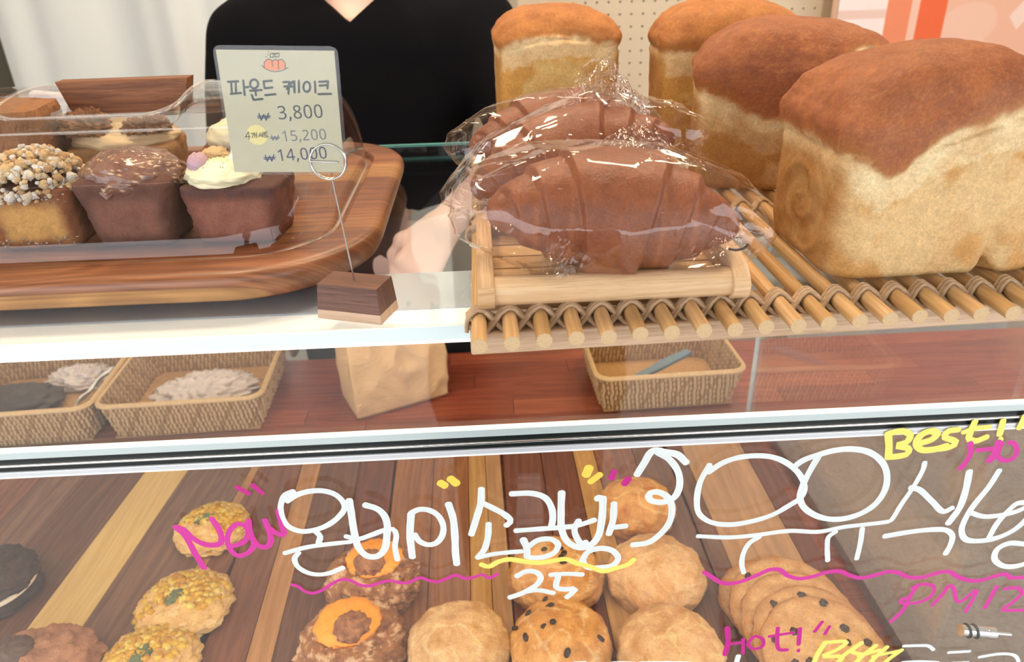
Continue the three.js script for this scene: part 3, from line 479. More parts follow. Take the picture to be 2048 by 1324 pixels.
// crumpled film round a roll: flat taut facets that meet in sharp folds, drawn out to pinched ends
function filmGeo(L, rad, seed) {
  const M = 170, N = 150, rings = [], rnd = rng(Math.floor(seed * 100)), planes = [];
  for (let k = 0; k < 64; k++) { const z = rnd() * 2 - 1, a = rnd() * 6.2832, q = Math.sqrt(1 - z * z), st = 0.5 + rnd(); planes.push([z * 0.9, q * Math.cos(a), q * Math.sin(a), 1.0 + 0.05 * rnd() * st]); }
  for (let i = 0; i <= M; i++) {
    const al = lerp(0.02, Math.PI - 0.02, i / M), row = [];
    for (let j = 0; j < N; j++) {
      const th = j / N * 2 * Math.PI, dx = -Math.cos(al), dy = Math.sin(al) * Math.sin(th), dz = Math.sin(al) * Math.cos(th);
      let r = 1.22; for (const [a, b, c, e] of planes) { const dot = a * dx + b * dy + c * dz; if (dot > 0.2) r = Math.min(r, e / dot); }
      r += 0.012 * n3(dx * 2.5 + seed, dy * 2.5, dz * 2.5) + 0.018 * Math.max(0, 1 - 9 * Math.abs(n3(dx * 1.7 - seed, dy * 1.7, dz * 1.7)));
      const end = ss(0.88, 1, Math.abs(dx)), t = dx * r;
      row.push(V(t * L / 2, dy * r * rad, dz * r * rad * (1 + 0.5 * end) + 0.010 * Math.min(1, t * t)));
    }
    rings.push(row);
  }
  return loft(rings);
}
// a crumpled sheet spanned between two edges given as polylines
function sheet(edgeA, edgeB, seed, amp = 0.004, nu = 44, nv = 22) {
  const ca = new THREE.CatmullRomCurve3(edgeA, false, 'centripetal'), cb = new THREE.CatmullRomCurve3(edgeB, false, 'centripetal'), pos = [], idx = [];
  for (let j = 0; j <= nv; j++) for (let i = 0; i <= nu; i++) {
    const u = i / nu, v = j / nv, p = ca.getPoint(u).lerp(cb.getPoint(u), v), k = Math.sin(Math.PI * v) * 0.7 + 0.3;
    const f = (1 - Math.abs(n2(u * 6 + seed, v * 2.2))) ** 2 * 1.4 - 0.7 + 0.5 * (1 - Math.abs(n2(u * 3 - seed, v * 5))) ** 3;
    p.z += amp * f * k; p.y += amp * 0.5 * n2(u * 5, v * 5 + seed) * k; pos.push(p.x, p.y, p.z);
  }
  for (let j = 0; j < nv; j++) for (let i = 0; i < nu; i++) { const a = j * (nu + 1) + i, b = a + 1, c = a + nu + 1, d = c + 1; idx.push(a, b, c, b, d, c); }
  const g = new THREE.BufferGeometry(); g.setAttribute('position', new THREE.Float32BufferAttribute(pos, 3)); g.setIndex(idx); g.computeVertexNormals();
  return g;
}
{
  const rolls = [ // pixel of the middle, height of the middle, turn (y, z), label
    { px: [1222, 424], y: 1.2772, L: 0.150, r: 0.0365, ry: -4, rz: -5, rx: 4, label: 'shiny brown layered roll in clear film, lying against the front dowel handle' },
    { px: [1140, 318], y: 1.284, L: 0.150, r: 0.034, ry: 2, rz: 13, rx: 0, label: 'brown layered roll in clear film, middle one of the three bagged rolls' },
    { px: [1105, 262], y: 1.2785, L: 0.150, r: 0.031, ry: 6, rz: 6, rx: 0, label: 'brown layered roll in clear film beside the square-faced loaf, half hidden' },
  ];
  rolls.forEach((d, i) => {
    const p = onY(...d.px, d.y);
    const o = single('brown_roll', rollGeo(d.L, d.r, i * 3.7 + 1), rollMat, d.label, 'bread roll', 'bagged rolls on the wooden tray');
    o.position.copy(p); o.rotation.set(R(d.rx), R(d.ry), R(d.rz), 'YZX');
    const b = thing('plastic_bag', ['crinkled clear film bag around the roll against the front dowel handle', 'crinkled clear film bag with a gathered neck around the middle roll', 'crinkled clear film bag around the half-hidden back roll'][i], 'plastic bag', [p.x, p.y, p.z], 0, 'clear bags of the rolls');
    const f = part('film', filmGeo(d.L * 1.06, d.r * 1.10, i * 2.9 + 0.7), filmMat, b); f.rotation.copy(o.rotation);
    const loc = (px, py, z) => onZ(px, py, z).sub(p);
    if (i === 0) {
      part('film_flap', sheet([loc(1330, 545, p.z + 0.040), loc(1420, 520, p.z + 0.042), loc(1490, 490, p.z + 0.036)], [loc(1380, 440, p.z + 0.020), loc(1440, 425, p.z + 0.012), loc(1495, 455, p.z + 0.02)], 3.1, 0.003), filmMat, b);
      part('printed_mark', tube([loc(1458, 498, p.z + 0.0375), loc(1472, 500, p.z + 0.0375), loc(1488, 496, p.z + 0.0375), loc(1497, 487, p.z + 0.0375)], 0.0007, 20, 6), std(0x111111, 0.6), b, 'black curved printed mark');
      part('film_flap', sheet([loc(1072, 520, p.z + 0.038), loc(1095, 550, p.z + 0.05), loc(1130, 556, p.z + 0.05)], [loc(1120, 470, p.z + 0.036), loc(1150, 490, p.z + 0.038), loc(1190, 525, p.z + 0.042)], 5.3, 0.003, 24, 12), filmMat, b);
      part('film_flap', sheet([loc(930, 400, p.z - 0.012), loc(960, 425, p.z + 0.0), loc(1000, 470, p.z + 0.02)], [loc(1040, 390, p.z), loc(1080, 400, p.z + 0.01), loc(1100, 430, p.z + 0.02)], 7.7, 0.005, 28, 14), filmMat, b);
      part('film_flap', sheet([loc(1150, 300, p.z - 0.02), loc(1220, 270, p.z - 0.035), loc(1290, 232, p.z - 0.045)], [loc(1180, 330, p.z + 0.004), loc(1290, 300, p.z - 0.006), loc(1400, 345, p.z - 0.004)], 9.2, 0.006), filmMat, b);
    }
    if (i === 1) {
      part('film_neck', sheet([loc(1030, 270, p.z), loc(1120, 200, p.z - 0.01), loc(1150, 152, p.z - 0.012), loc(1205, 112, p.z - 0.016), loc(1243, 150, p.z - 0.014)], [loc(1120, 290, p.z + 0.01), loc(1180, 262, p.z + 0.006), loc(1230, 240, p.z), loc(1275, 228, p.z - 0.002), loc(1300, 222, p.z - 0.004)], 1.9, 0.010, 64, 30), filmMat, b);
      part('film_neck', sheet([loc(1150, 158, p.z - 0.016), loc(1215, 112, p.z - 0.02), loc(1250, 165, p.z - 0.02), loc(1290, 205, p.z - 0.02)], [loc(1190, 235, p.z - 0.01), loc(1240, 228, p.z - 0.01), loc(1275, 225, p.z - 0.01), loc(1305, 230, p.z - 0.01)], 4.4, 0.012, 48, 30), filmMat, b);
      part('film_flap', sheet([loc(1275, 225, p.z - 0.002), loc(1330, 255, p.z), loc(1400, 300, p.z + 0.002), loc(1432, 335, p.z + 0.002)], [loc(1290, 215, p.z - 0.01), loc(1345, 290, p.z - 0.004), loc(1385, 330, p.z), loc(1425, 350, p.z)], 6.6, 0.005, 40, 10), filmMat, b);
      part('film_flap', sheet([loc(918, 330, p.z), loc(912, 360, p.z), loc(940, 400, p.z + 0.01)], [loc(960, 325, p.z + 0.01), loc(950, 360, p.z + 0.01), loc(970, 395, p.z + 0.015)], 8.6, 0.004, 20, 12), filmMat, b);
      part('film_tie', new THREE.TorusGeometry(0.005, 0.0012, 8, 20).rotateX(1.2).translate(...loc(1285, 226, p.z - 0.006).toArray()), filmMat, b);
    }
    if (i === 2) part('film_flap', sheet([loc(908, 285, p.z), loc(940, 262, p.z), loc(985, 240, p.z)], [loc(935, 315, p.z + 0.006), loc(950, 300, p.z + 0.006), loc(985, 285, p.z + 0.01)], 2.2, 0.003, 20, 10), filmMat, b);
  });
}
// ---------------------------------------------------------------- acacia board
const BX0 = -0.640, BX1 = -0.083, BZ0 = -0.452, BZ1 = -0.040, BCX = (BX0 + BX1) / 2, BCZ = (BZ0 + BZ1) / 2, BTOP = 1.2265;
{
  const w = BX1 - BX0, d = BZ1 - BZ0, N = 260, prof = [ // inset from the rim, height
    [0.022, 0], [0.012, 0.001], [0.005, 0.005], [0.001, 0.012], [0, 0.018], [0.001, 0.0225], [0.004, 0.0255], [0.009, 0.0265], [0.030, 0.0265], [0.0315, 0.0255], [0.033, 0.0205], [0.0335, 0.019], [0.0405, 0.019], [0.0412, 0.0205], [0.043, 0.0225], [0.046, 0.0228], [0.12, 0.0228], [0.19, 0.0228]];
  const rings = prof.map(([i, y]) => ringAt(w - 2 * i, d - 2 * i, Math.max(0.012, 0.105 - i), y, N));
  const g = faceUV(loft(rings), (a) => [a[0] / 0.42, (a[2] - a[1]) / 0.30]);
  const a = hex3(0xb5713c), rnd = rng(71);
  // glued staves of acacia: each stave has its own tone and grain
  const staves = [0.00, 0.17, 0.30, 0.47, 0.63, 0.80, 1.0], tone = [[0x9a6038, 0x5e351d], [0xa66f42, 0x6e4326], [0x8c5632, 0x56301c], [0x9c6440, 0x663c22], [0xb4854f, 0x7d5430], [0x905833, 0x58321d]];
  const val = (u, v, k) => { const wp = 0.6 * loop2(u, v, 1.3, 3, k * 7.7) + 0.2 * loop2(u, v, 4, 9, k); return clamp(0.5 + 0.2 * Math.sin((v * 14 + wp * 3.2 + k) * 6.28) + 0.35 * loop2(u, v, 1.6, 80, k + 2) + 0.2 * loop2(u, v, 1, 16, k + 4), 0, 1); };
  const map = dataTex(512, 512, (u, v) => { let k = 0; while (v > staves[k + 1]) k++; const t = val(u, v, k + 1); return mix3(hex3(tone[k][0]), hex3(tone[k][1]), t); });
  const m = new THREE.MeshPhysicalMaterial({ map, roughness: 0.42, clearcoat: 0.25, clearcoatRoughness: 0.35 });
  const o = single('serving_board', g, m, 'rounded acacia serving board with a groove for its clear cover', 'serving board');
  o.position.set(BCX, GT + 0.0004, BCZ);
}
const CAKEY = GT + 0.0004 + 0.0228 + 0.0002;
// ---------------------------------------------------------------- clear cover with a sunk wooden handle
{
  const x0 = -0.602, x1 = -0.1215, z0 = -0.414, z1 = -0.0785, cx = (x0 + x1) / 2, cz = (z0 + z1) / 2, w = x1 - x0, d = z1 - z0, hgt = 0.1035, rings = [];
  // skin: rounded-rectangle rings that draw in over a soft shoulder to an almost flat crown, with a pocket sunk for the handle
  const N = 320, K = 90, arch = (z) => hgt * Math.pow(Math.sqrt(Math.max(0, 1 - ((z - cz) / (d / 2)) ** 2)), 1.15);
  const pocket = (x, z) => { const qx = Math.abs(x - (-0.316)) - 0.072, qz = Math.abs(z - (-0.266)) - 0.092, rc = 0.024, q = Math.hypot(Math.max(qx + rc, 0), Math.max(qz + rc, 0)) - rc + Math.min(Math.max(qx + rc, qz + rc), 0); return ss(0.003, -0.006, q); };
  for (let k = 0; k <= K; k++) {
    const an = k / K * Math.PI / 2, s = Math.cos(an), y = hgt * Math.pow(Math.sin(an), 1.15), e = 1 - 0.22 * (1 - s) * (1 - s) - 0.03 * (1 - s);
    rings.push(ringAt(w * e, Math.max(0.0006, d * s), 0.075 * s + 0.0002, y, N, cx, cz));
  }
  const g = loft(rings, { closeEnds: false }), p = g.attributes.position;
  for (let i = 0; i < p.count; i++) { const q = pocket(p.getX(i), p.getZ(i)); if (p.getY(i) > hgt * 0.7) p.setY(i, p.getY(i) - 0.018 * q); }
  g.computeVertexNormals();
  const t = thing('cake_cover', 'clear domed cake cover with a wooden bar handle over the cakes', 'cake cover', [0, GT + 0.0004 + 0.0202, 0]);
  part('dome', g, acrylicMat, t);
  const foot = ringAt(w + 0.001, d + 0.001, 0.075, 0.0014, 120, cx, cz); const rimMat = new THREE.MeshPhysicalMaterial({ color: 0xffffff, roughness: 0.1, transmission: 0.88, thickness: 0, ior: 1.5 });
  part('foot_rim', tube(foot, 0.0014, 320, 6, true), rimMat, t);
  const rim = rring(0.146, 0.186, 0.026, 80).map(([x, z]) => V(-0.316 + x, arch(-0.266 + z) - 0.0004, -0.266 + z)); part('pocket_rim', tube(rim, 0.0011, 220, 6, true), rimMat, t);
  for (const z of [-0.152, -0.340]) part('shoulder_rim', tube([V(cx - 0.205, arch(z) - 0.012, z), V(cx - 0.18, arch(z) - 0.002, z), V(cx - 0.12, arch(z), z), V(cx, arch(z) + 0.0002, z), V(cx + 0.12, arch(z), z), V(cx + 0.18, arch(z) - 0.002, z), V(cx + 0.205, arch(z) - 0.012, z)], 0.001, 80, 6), rimMat, t);
  const hb = new THREE.Shape([[-0.0575, 0.014], [-0.051, -0.009], [-0.038, -0.0165], [0.044, -0.0165], [0.052, -0.008], [0.0575, 0.014]].map(([x, y]) => new THREE.Vector2(x, y)));
  const hg = grainUV(new THREE.ExtrudeGeometry(hb, { depth: 0.016, bevelEnabled: true, bevelSize: 0.0012, bevelThickness: 0.0012, bevelSegments: 2 }).translate(0, 0, -0.008), 'x', 0.3, 0.07);
  const h = part('bar_handle', hg, woodMat(0x96623c, 0x64391f, { seed: 81, rough: 0.5, pores: 2 }), t, 'brown wooden bar handle'); h.position.set(-0.3215, hgt - 0.0142, -0.285); h.rotation.y = R(1);
}
// ---------------------------------------------------------------- pound cakes under the cover
function cakeGeo(w, d, h, { seed = 1, taper = 0.88, dome = 0.004, low, high, edge, N = 150 }) {
  const rings = [], S = 26;
  rings.push(ringAt(w * taper * 0.5, d * taper * 0.5, 0.006, 0.0006, N), ringAt(w * taper * 0.95, d * taper * 0.95, 0.007, 0, N));
  for (let i = 0; i <= S; i++) { const t = i / S, k = lerp(taper, 1, t) - 0.02 * Math.exp(-t * 20) - 0.03 * ss(0.93, 1, t); rings.push(ringAt(w * k, d * k, 0.009, 0.002 + (h - 0.002) * t, N)); }
  for (let i = 1; i <= 12; i++) { const s = 1 - i / 12; rings.push(ringAt(Math.max(0.002, w * 0.96 * s), Math.max(0.002, d * 0.96 * s), 0.008 * s + 0.0005, h + dome * (1 - s * s), N)); }
  const g = loft(rings), p = g.attributes.position;
  for (let i = 0; i < p.count; i++) { const x = p.getX(i), y = p.getY(i), z = p.getZ(i), n = fbm3(x * 50 + seed * 5, y * 50, z * 50, 3), l = Math.hypot(x, z) || 1; if (y > 0.001) p.setXYZ(i, x + x / l * n * 0.0022, y + n * 0.0008, z + z / l * n * 0.0022); }
  g.computeVertexNormals();
  paint(g, (x, y, z) => { const n = fbm3(x * 45 + seed, y * 45, z * 45, 4), u = Math.abs(x) / (w / 2), face = ss(0.85, 0.45, u) * ss(0.95, 0.62, y / h) * ss(0.06, 0.25, y / h); return mixC(mixC(edge, low, face + 0.4 * n), high, ss(0.78, 0.95, y / h + 0.15 * n)); });
  return planarUV(g, 0.05);
}
const cakeMat = vcol(0.8, { bumpScale: 0.00025 });
function blobs(list, detail = 1) { // many small lumps, one mesh
  return merged(list.map(([x, y, z, r, c, s = 1, seed = 0]) => { const g = new THREE.IcosahedronGeometry(r, detail), p = g.attributes.position; for (let i = 0; i < p.count; i++) { const a = p.getX(i), b = p.getY(i), e = p.getZ(i), k = 1 + 0.42 * n3(a / r * 1.3 + seed * 1.7, b / r * 1.3, e / r * 1.3); p.setXYZ(i, a * k, b * k * s, e * k); } const q = g.attributes.normal; for (let i = 0; i < p.count; i++) { const l = Math.hypot(p.getX(i), p.getY(i), p.getZ(i)) || 1; q.setXYZ(i, p.getX(i) / l, p.getY(i) / l, p.getZ(i) / l); } g.translate(x, y, z); return paint(g, () => c); }));
}
{
  const set = (name, label, x, z, turn = 0) => thing(name, label, 'cake', [x, CAKEY, z], turn, 'pound cakes under the clear cover');
  { // crumble cake
    const t = set('pound_cake', 'golden pound cake heaped with sugared crumble', -0.3435, -0.142, R(2));
    part('cake_body', cakeGeo(0.066, 0.056, 0.046, { seed: 2, low: C(0xd8a45c), high: C(0x7d4a2c), edge: C(0x8d5430) }), cakeMat, t);
    const rnd = rng(31), list = [], cs = [C(0xe6c490), C(0xdab584), C(0xeddcc0), C(0xf3ece2), C(0xcfa676), C(0xe8d2ae), C(0xf0e6d8)];
    for (let i = 0; i < 900; i++) { const a = rnd() * 6.28, q = Math.sqrt(rnd()), x = 0.037 * q * Math.cos(a), z = 0.032 * q * Math.sin(a), top = 0.046 + 0.027 * (1 - q * q * 0.8) + 0.001; const y = q > 0.84 ? 0.054 - rnd() * 0.013 * (z > 0 ? 1.3 : 0.6) : 0.046 + (top - 0.046) * (0.6 + 0.4 * rnd()); list.push([x * (q > 0.86 ? 1.02 : 1), y, z, 0.0012 + 0.0042 * rnd() * rnd() * rnd() + 0.0006, cs[Math.floor(rnd() * cs.length)], 0.9, i]); }
    part('crumble', planarUV(blobs(list), 0.02), vcol(0.9), t).userData.kind = 'stuff';
    const su = []; for (let i = 0; i < 70; i++) { const u = (rnd() - 0.5) * 0.062, b = rnd() < 0.5; su.push([u, b ? 0.004 + rnd() * 0.005 : 0.036 + rnd() * 0.008, b ? 0.0255 : 0.0285, 0.0005 + rnd() * 0.0008, cs[3], 0.6, i]); }
    part('sugar_dust', blobs(su, 0), vcol(0.9, { map: null }), t).userData.kind = 'stuff';
  }
  { // glazed chocolate cake
    const t = set('pound_cake', 'chocolate pound cake with a shiny speckled glaze', -0.2685, -0.140, R(-3));
    part('cake_body', cakeGeo(0.074, 0.062, 0.050, { seed: 4, taper: 0.8, dome: 0.012, low: C(0x8a5a48), high: C(0x6b4436), edge: C(0x5f3a2e) }), cakeMat, t);
    const g = lump(0.0385, 0.021, 0.0325, { seed: 3, amp: 0.05, freq: 2, fine: 0.01, res: 90, flat: 0.3 }), p = g.attributes.position;
    for (let i = 0; i < p.count; i++) { const x = p.getX(i), y = p.getY(i), z = p.getZ(i); if (y < 0.011) p.setY(i, y - 0.007 * Math.max(0, n2(x * 55 + 2, z * 55)) ); }
    g.computeVertexNormals(); g.translate(0, 0.043, 0);
    paint(g, (x, y, z) => { const s = n3(x * 900, y * 900, z * 900) > 0.62 ? 1 : 0, n = fbm3(x * 60, y * 60, z * 60, 3); return mixC(mixC(C(0x71493c), C(0x8c6450), 0.4 + n), C(0xd8b48a), s); });
    part('glaze', planarUV(g, 0.03), vcol(0.28, { clearcoat: 0.7, clearcoatRoughness: 0.12, map: null }), t);
  }
  { // cream topped cake
    const t = set('pound_cake', 'brown pound cake with a dollop of herb-flecked cream', -0.190, -0.138, R(-4));
    part('cake_body', cakeGeo(0.076, 0.060, 0.044, { seed: 6, taper: 0.84, low: C(0x9c6350), high: C(0x5c3a33), edge: C(0x7a4636) }), cakeMat, t);
    const c = lump(0.0285, 0.013, 0.025, { seed: 9, amp: 0.07, freq: 1.6, fine: 0, res: 70, flat: 0.45 }); c.translate(-0.008, 0.044, 0.006);
    const cream = part('cream', c, new THREE.MeshPhysicalMaterial({ color: 0xf3ecc4, roughness: 0.45, sheen: 0.2 }), t);
    const rnd = rng(12), fl = []; for (let i = 0; i < 46; i++) { const a = rnd() * 6.28, q = rnd() * 0.9; fl.push(new THREE.BoxGeometry(0.0006 + 0.0012 * rnd(), 0.0004, 0.0006).rotateY(rnd() * 3).rotateX(0.5 * Math.sin(a) * q).translate(-0.008 + 0.0262 * q * Math.cos(a), 0.0506 + 0.0135 * Math.sqrt(Math.max(0, 1 - q * q)), 0.006 + 0.0235 * q * Math.sin(a))); }
    part('herb_flecks', merged(fl), std(0x8d8648, 0.8), t).userData.kind = 'stuff';
    part('fruit_piece', planarUV(lump(0.0085, 0.009, 0.008, { seed: 2, amp: 0.1, res: 28 }), 0.03).translate(-0.022, 0.0555, 0.014), std(0xb99aa6, 0.5), t, 'pale mauve fruit piece');
    part('crumb_cap', planarUV(lump(0.010, 0.006, 0.009, { seed: 7, amp: 0.15, res: 28 }), 0.03).translate(-0.014, 0.0605, 0.0), std(0xd8b98a, 0.8), t);
  }
  { // back row: walnut cake
    const t = set('pound_cake', 'beige iced cake topped with walnut halves', -0.322, -0.262, R(4));
    part('cake_body', cakeGeo(0.09, 0.066, 0.050, { seed: 8, low: C(0xcfa878), high: C(0xb98a58), edge: C(0xa87c4e) }), cakeMat, t);
    part('icing', lump(0.046, 0.016, 0.036, { seed: 5, amp: 0.06, freq: 1.6, fine: 0.01, res: 64, flat: 0.35 }).translate(0, 0.048, 0), std(0xdcc298, 0.5), t);
    const nut = (x, z, s, seed) => { const g = lump(0.015 * s, 0.011 * s, 0.013 * s, { seed, amp: 0.32, freq: 2.6, fine: 0.12, res: 48, flat: 0.5 }); paint(g, (a, b, c) => mixC(C(0xb9824c), C(0x7f4a2a), 0.5 + 1.2 * fbm3(a * 160 + seed, b * 160, c * 160, 3))); part('walnut', planarUV(g, 0.03).translate(x, 0.061, z), vcol(0.6), t); };
    nut(-0.034, 0.010, 1.1, 1); nut(-0.022, 0.019, 1.05, 4); nut(-0.030, -0.006, 1, 9); nut(0.018, 0.022, 0.75, 6); nut(0.033, 0.020, 0.8, 7);
  }
  { // back row: cream cake behind the price card
    const t = set('pound_cake', 'cream cake sprinkled with pink crumbs behind the price card', -0.213, -0.255, R(6));
    part('cake_body', cakeGeo(0.076, 0.062, 0.046, { seed: 10, low: C(0xb98a5c), high: C(0x8d5a3c), edge: C(0x90603f) }), cakeMat, t);
    part('cream', lump(0.034, 0.018, 0.028, { seed: 4, amp: 0.05, fine: 0, freq: 1.6, res: 50, flat: 0.4 }).translate(0, 0.045, 0), std(0xefe4c0, 0.5), t);
    const rnd = rng(17), l = []; for (let i = 0; i < 120; i++) { const a = rnd() * 6.28, q = Math.sqrt(rnd()); l.push([0.026 * q * Math.cos(a), 0.056 + 0.012 * (1 - q * q) + rnd() * 0.004, 0.022 * q * Math.sin(a), 0.0012 + rnd() * 0.0016, [C(0xd8b3a4), C(0xe6cdbd), C(0xb98476)][i % 3], 1, i]); }
    part('crumbs', planarUV(blobs(l), 0.02), vcol(0.9), t).userData.kind = 'stuff';
  }
  { // left: tall brown cake with a ridged coating
    const t = set('pound_cake', 'tall brown cake with a ridged bark-like coating', -0.412, -0.235, R(8));
    const g = cakeGeo(0.078, 0.07, 0.088, { seed: 14, taper: 1.12, dome: 0.006, low: C(0xa9774f), high: C(0x9c6c46), edge: C(0x8b5c3a) }), p = g.attributes.position;
    for (let i = 0; i < p.count; i++) { const x = p.getX(i), y = p.getY(i), z = p.getZ(i), l = Math.hypot(x, z) || 1, k = 0.0014 * Math.abs(n3(x * 190, y * 60, z * 190)); p.setX(i, x - x / l * k); p.setZ(i, z - z / l * k); }
    g.computeVertexNormals(); part('cake_body', g, cakeMat, t);
  }
  const w = single('paper_packet', (() => { const g = new RoundedBoxGeometry(0.07, 0.085, 0.012, 4, 0.005), p = g.attributes.position; for (let i = 0; i < p.count; i++) p.setZ(i, p.getZ(i) + 0.004 * n2(p.getX(i) * 40, p.getY(i) * 40)); g.computeVertexNormals(); return g; })(), std(0xe9ebf0, 0.7), 'white paper packet standing behind the acacia board', 'packet');
  w.position.set(-0.492, GT + 0.043, -0.487); w.rotation.set(0, R(5), R(-8));
}
// ---------------------------------------------------------------- price card on its stand
{
  const fl = onY(636, 637, GT), fr = onY(763, 651, GT), yaw = Math.atan2(-(fr.z - fl.z), fr.x - fl.x), wd = fl.distanceTo(fr), dp = 0.028;
  const t = thing('card_stand', 'walnut block card stand with a ring-topped wire', 'card stand', [0, 0, 0]);
  const mid = fl.clone().lerp(fr, 0.5), back = V(-Math.sin(yaw), 0, -Math.cos(yaw));
  t.position.copy(mid.addScaledVector(back, dp / 2)); t.position.y = GT + 0.0003; t.rotation.y = yaw;
  const wal = woodMat(0x7a5142, 0x553529, { seed: 91, rough: 0.5, pores: 1.5 }), map = woodMat(0xd2b094, 0xb8967c, { seed: 92, rough: 0.5 });
  const prism = (y0, y1) => { const k = (y) => 1 - 0.16 * y / 0.0245, g = new THREE.BoxGeometry(1, 1, 1), p = g.attributes.position; for (let i = 0; i < p.count; i++) { const y = p.getY(i) > 0 ? y1 : y0, q = k(y); p.setXYZ(i, p.getX(i) * (wd * (0.5 + 0.5 * q)) , y, p.getZ(i) * dp * q); } g.computeVertexNormals(); return grainUV(g, 'x', 0.3, 0.05); };
  part('base_strip', prism(0, 0.0065), map, t, 'pale maple bottom layer'); part('walnut_block', prism(0.0065, 0.0245), wal, t);
  const inv = t.matrixWorld.clone(); t.updateMatrixWorld(true); inv.copy(t.matrixWorld).invert();
  const L = (v) => v.applyMatrix4(inv), steel = std(0xcfcfcf, 0.2, { metalness: 1 });
  const foot = V(0, 0.0235, 0.0), zc = -0.0185, rc = onZ(656, 324, zc), rp = [];
  for (let k = 0; k <= 60; k++) { const a = -Math.PI / 2 + 0.15 + k / 60 * 4.15 * Math.PI; rp.push(L(V(rc.x + 0.0109 * Math.cos(a), rc.y + 0.0109 * Math.sin(a), zc - (k > 30 ? 0.0016 : 0) - k * 0.00001))); }
  part('wire', merged([tube([foot, L(V(rc.x + 0.0012, rc.y - 0.0109, zc))], 0.0006, 20, 8), tube(rp, 0.00062, 240, 8), tube([L(V(rc.x - 0.0108, rc.y + 0.0008, zc)), L(V(rc.x + 0.006, rc.y - 0.0004, zc))], 0.00055, 8, 8)]), steel, t);
  // the card: laminated print, drawn from the photograph's strokes
  const q = [[415, 93], [672, 89], [700, 352], [465, 346]].map(([x, y]) => onZ(x === 415 ? 424 : x, y, -0.0195));
  const cv = document.createElement('canvas'); cv.width = 1000; cv.height = 1060; const g = cv.getContext('2d');
  // crop pixels (x 410..710, y 80..370, 4.567 times) to canvas, from the card's four corners
  const src = [[52, 66], [1192, 42], [1322, 1248], [250, 1220]], dst = [[0, 0], [1000, 0], [1000, 1060], [0, 1060]];
  const M = []; src.forEach(([x, y], i) => { const [u, v] = dst[i]; M.push([x, y, 1, 0, 0, 0, -u * x, -u * y, u], [0, 0, 0, x, y, 1, -v * x, -v * y, v]); });
  for (let i = 0; i < 8; i++) { let r = i; for (let j = i; j < 8; j++) if (Math.abs(M[j][i]) > Math.abs(M[r][i])) r = j; [M[i], M[r]] = [M[r], M[i]]; for (let j = 0; j < 8; j++) if (j !== i) { const k = M[j][i] / M[i][i]; for (let e = i; e < 9; e++) M[j][e] -= k * M[i][e]; } }
  const hm = M.map((r, i) => r[8] / r[i]), P = (x, y) => { const w = hm[6] * x + hm[7] * y + 1; return [(hm[0] * x + hm[1] * y + hm[2]) / w, (hm[3] * x + hm[4] * y + hm[5]) / w]; };
  g.fillStyle = '#c6bf9a'; g.fillRect(0, 0, 1000, 1060);
  const rnd = rng(3); for (let i = 0; i < 500; i++) { g.fillStyle = ['#cbc298', '#bfba96', '#cac3a6', '#c3b78e'][i % 4]; g.globalAlpha = 0.16; g.beginPath(); g.ellipse(rnd() * 1000, rnd() * 1060, 20 + rnd() * 60, 10 + rnd() * 40, rnd() * 3, 0, 7); g.fill(); } g.globalAlpha = 1;
  g.lineCap = g.lineJoin = 'round';
  const S = (w, col, ...xy) => { g.strokeStyle = col; g.lineWidth = w; g.beginPath(); for (let i = 0; i < xy.length; i += 2) { const [u, v] = P(xy[i], xy[i + 1]); i ? g.lineTo(u, v) : g.moveTo(u, v); } g.stroke(); };
  const E = (w, col, x, y, rx, ry) => { const p = []; for (let k = 0; k <= 24; k++) p.push(x + rx * Math.cos(k / 24 * 6.2832), y + ry * Math.sin(k / 24 * 6.2832)); S(w, col, ...p); };
  const K = '#24342f', B2 = '#2a2a4c';
  // cake drawing
  { g.fillStyle = '#ee8a55'; g.beginPath(); [[512, 262], [512, 215], [530, 190], [560, 182], [588, 195], [612, 182], [640, 184], [662, 190], [690, 192], [705, 220], [706, 262], [620, 285], [560, 280]].forEach(([x, y], i) => { const [u, v] = P(x, y); i ? g.lineTo(u, v) : g.moveTo(u, v); }); g.fill(); }
  S(6, K, 513, 262, 514, 215, 532, 188, 560, 180, 582, 192, 590, 245); S(6, K, 590, 196, 615, 182, 640, 190, 645, 268); S(6, K, 645, 188, 672, 180, 695, 196, 708, 222, 704, 262); S(6, K, 492, 240, 525, 268, 570, 288, 620, 294, 680, 282, 732, 255);
  S(6, K, 570, 128, 648, 124, 646, 158, 566, 164, 570, 128); S(5, K, 590, 158, 605, 138, 622, 156); S(5, K, 585, 135, 632, 133); S(5, K, 548, 112, 556, 122); S(5, K, 542, 138, 552, 146); S(5, K, 524, 160, 534, 162);
  // title
  const T = 18;
  S(T, K, 195, 393, 285, 386); S(T, K, 222, 396, 232, 492); S(T, K, 262, 392, 268, 488); S(T, K, 222, 500, 312, 490); S(T, K, 330, 380, 345, 508); S(T, K, 345, 440, 378, 436);
  E(T, K, 427, 408, 36, 40); S(T, K, 392, 470, 495, 462); S(T, K, 440, 470, 445, 508); S(T, K, 408, 508, 425, 552, 505, 542);
  S(T, K, 585, 376, 512, 384, 522, 446, 592, 438); S(T, K, 530, 508, 622, 498);
  S(T, K, 692, 388, 748, 385, 742, 425, 725, 450); S(T, K, 700, 428, 745, 422); S(T, K, 762, 428, 792, 424); S(T, K, 778, 382, 745, 420, 740, 492); S(T, K, 792, 378, 798, 480); S(T, K, 835, 375, 838, 478); S(T, K, 790, 380, 794, 470);
  E(T, K, 910, 428, 32, 46); S(T, K, 985, 380, 992, 478); S(T, K, 1025, 380, 1110, 374, 1105, 440); S(T, K, 1030, 415, 1104, 408); S(T, K, 1020, 494, 1140, 490);
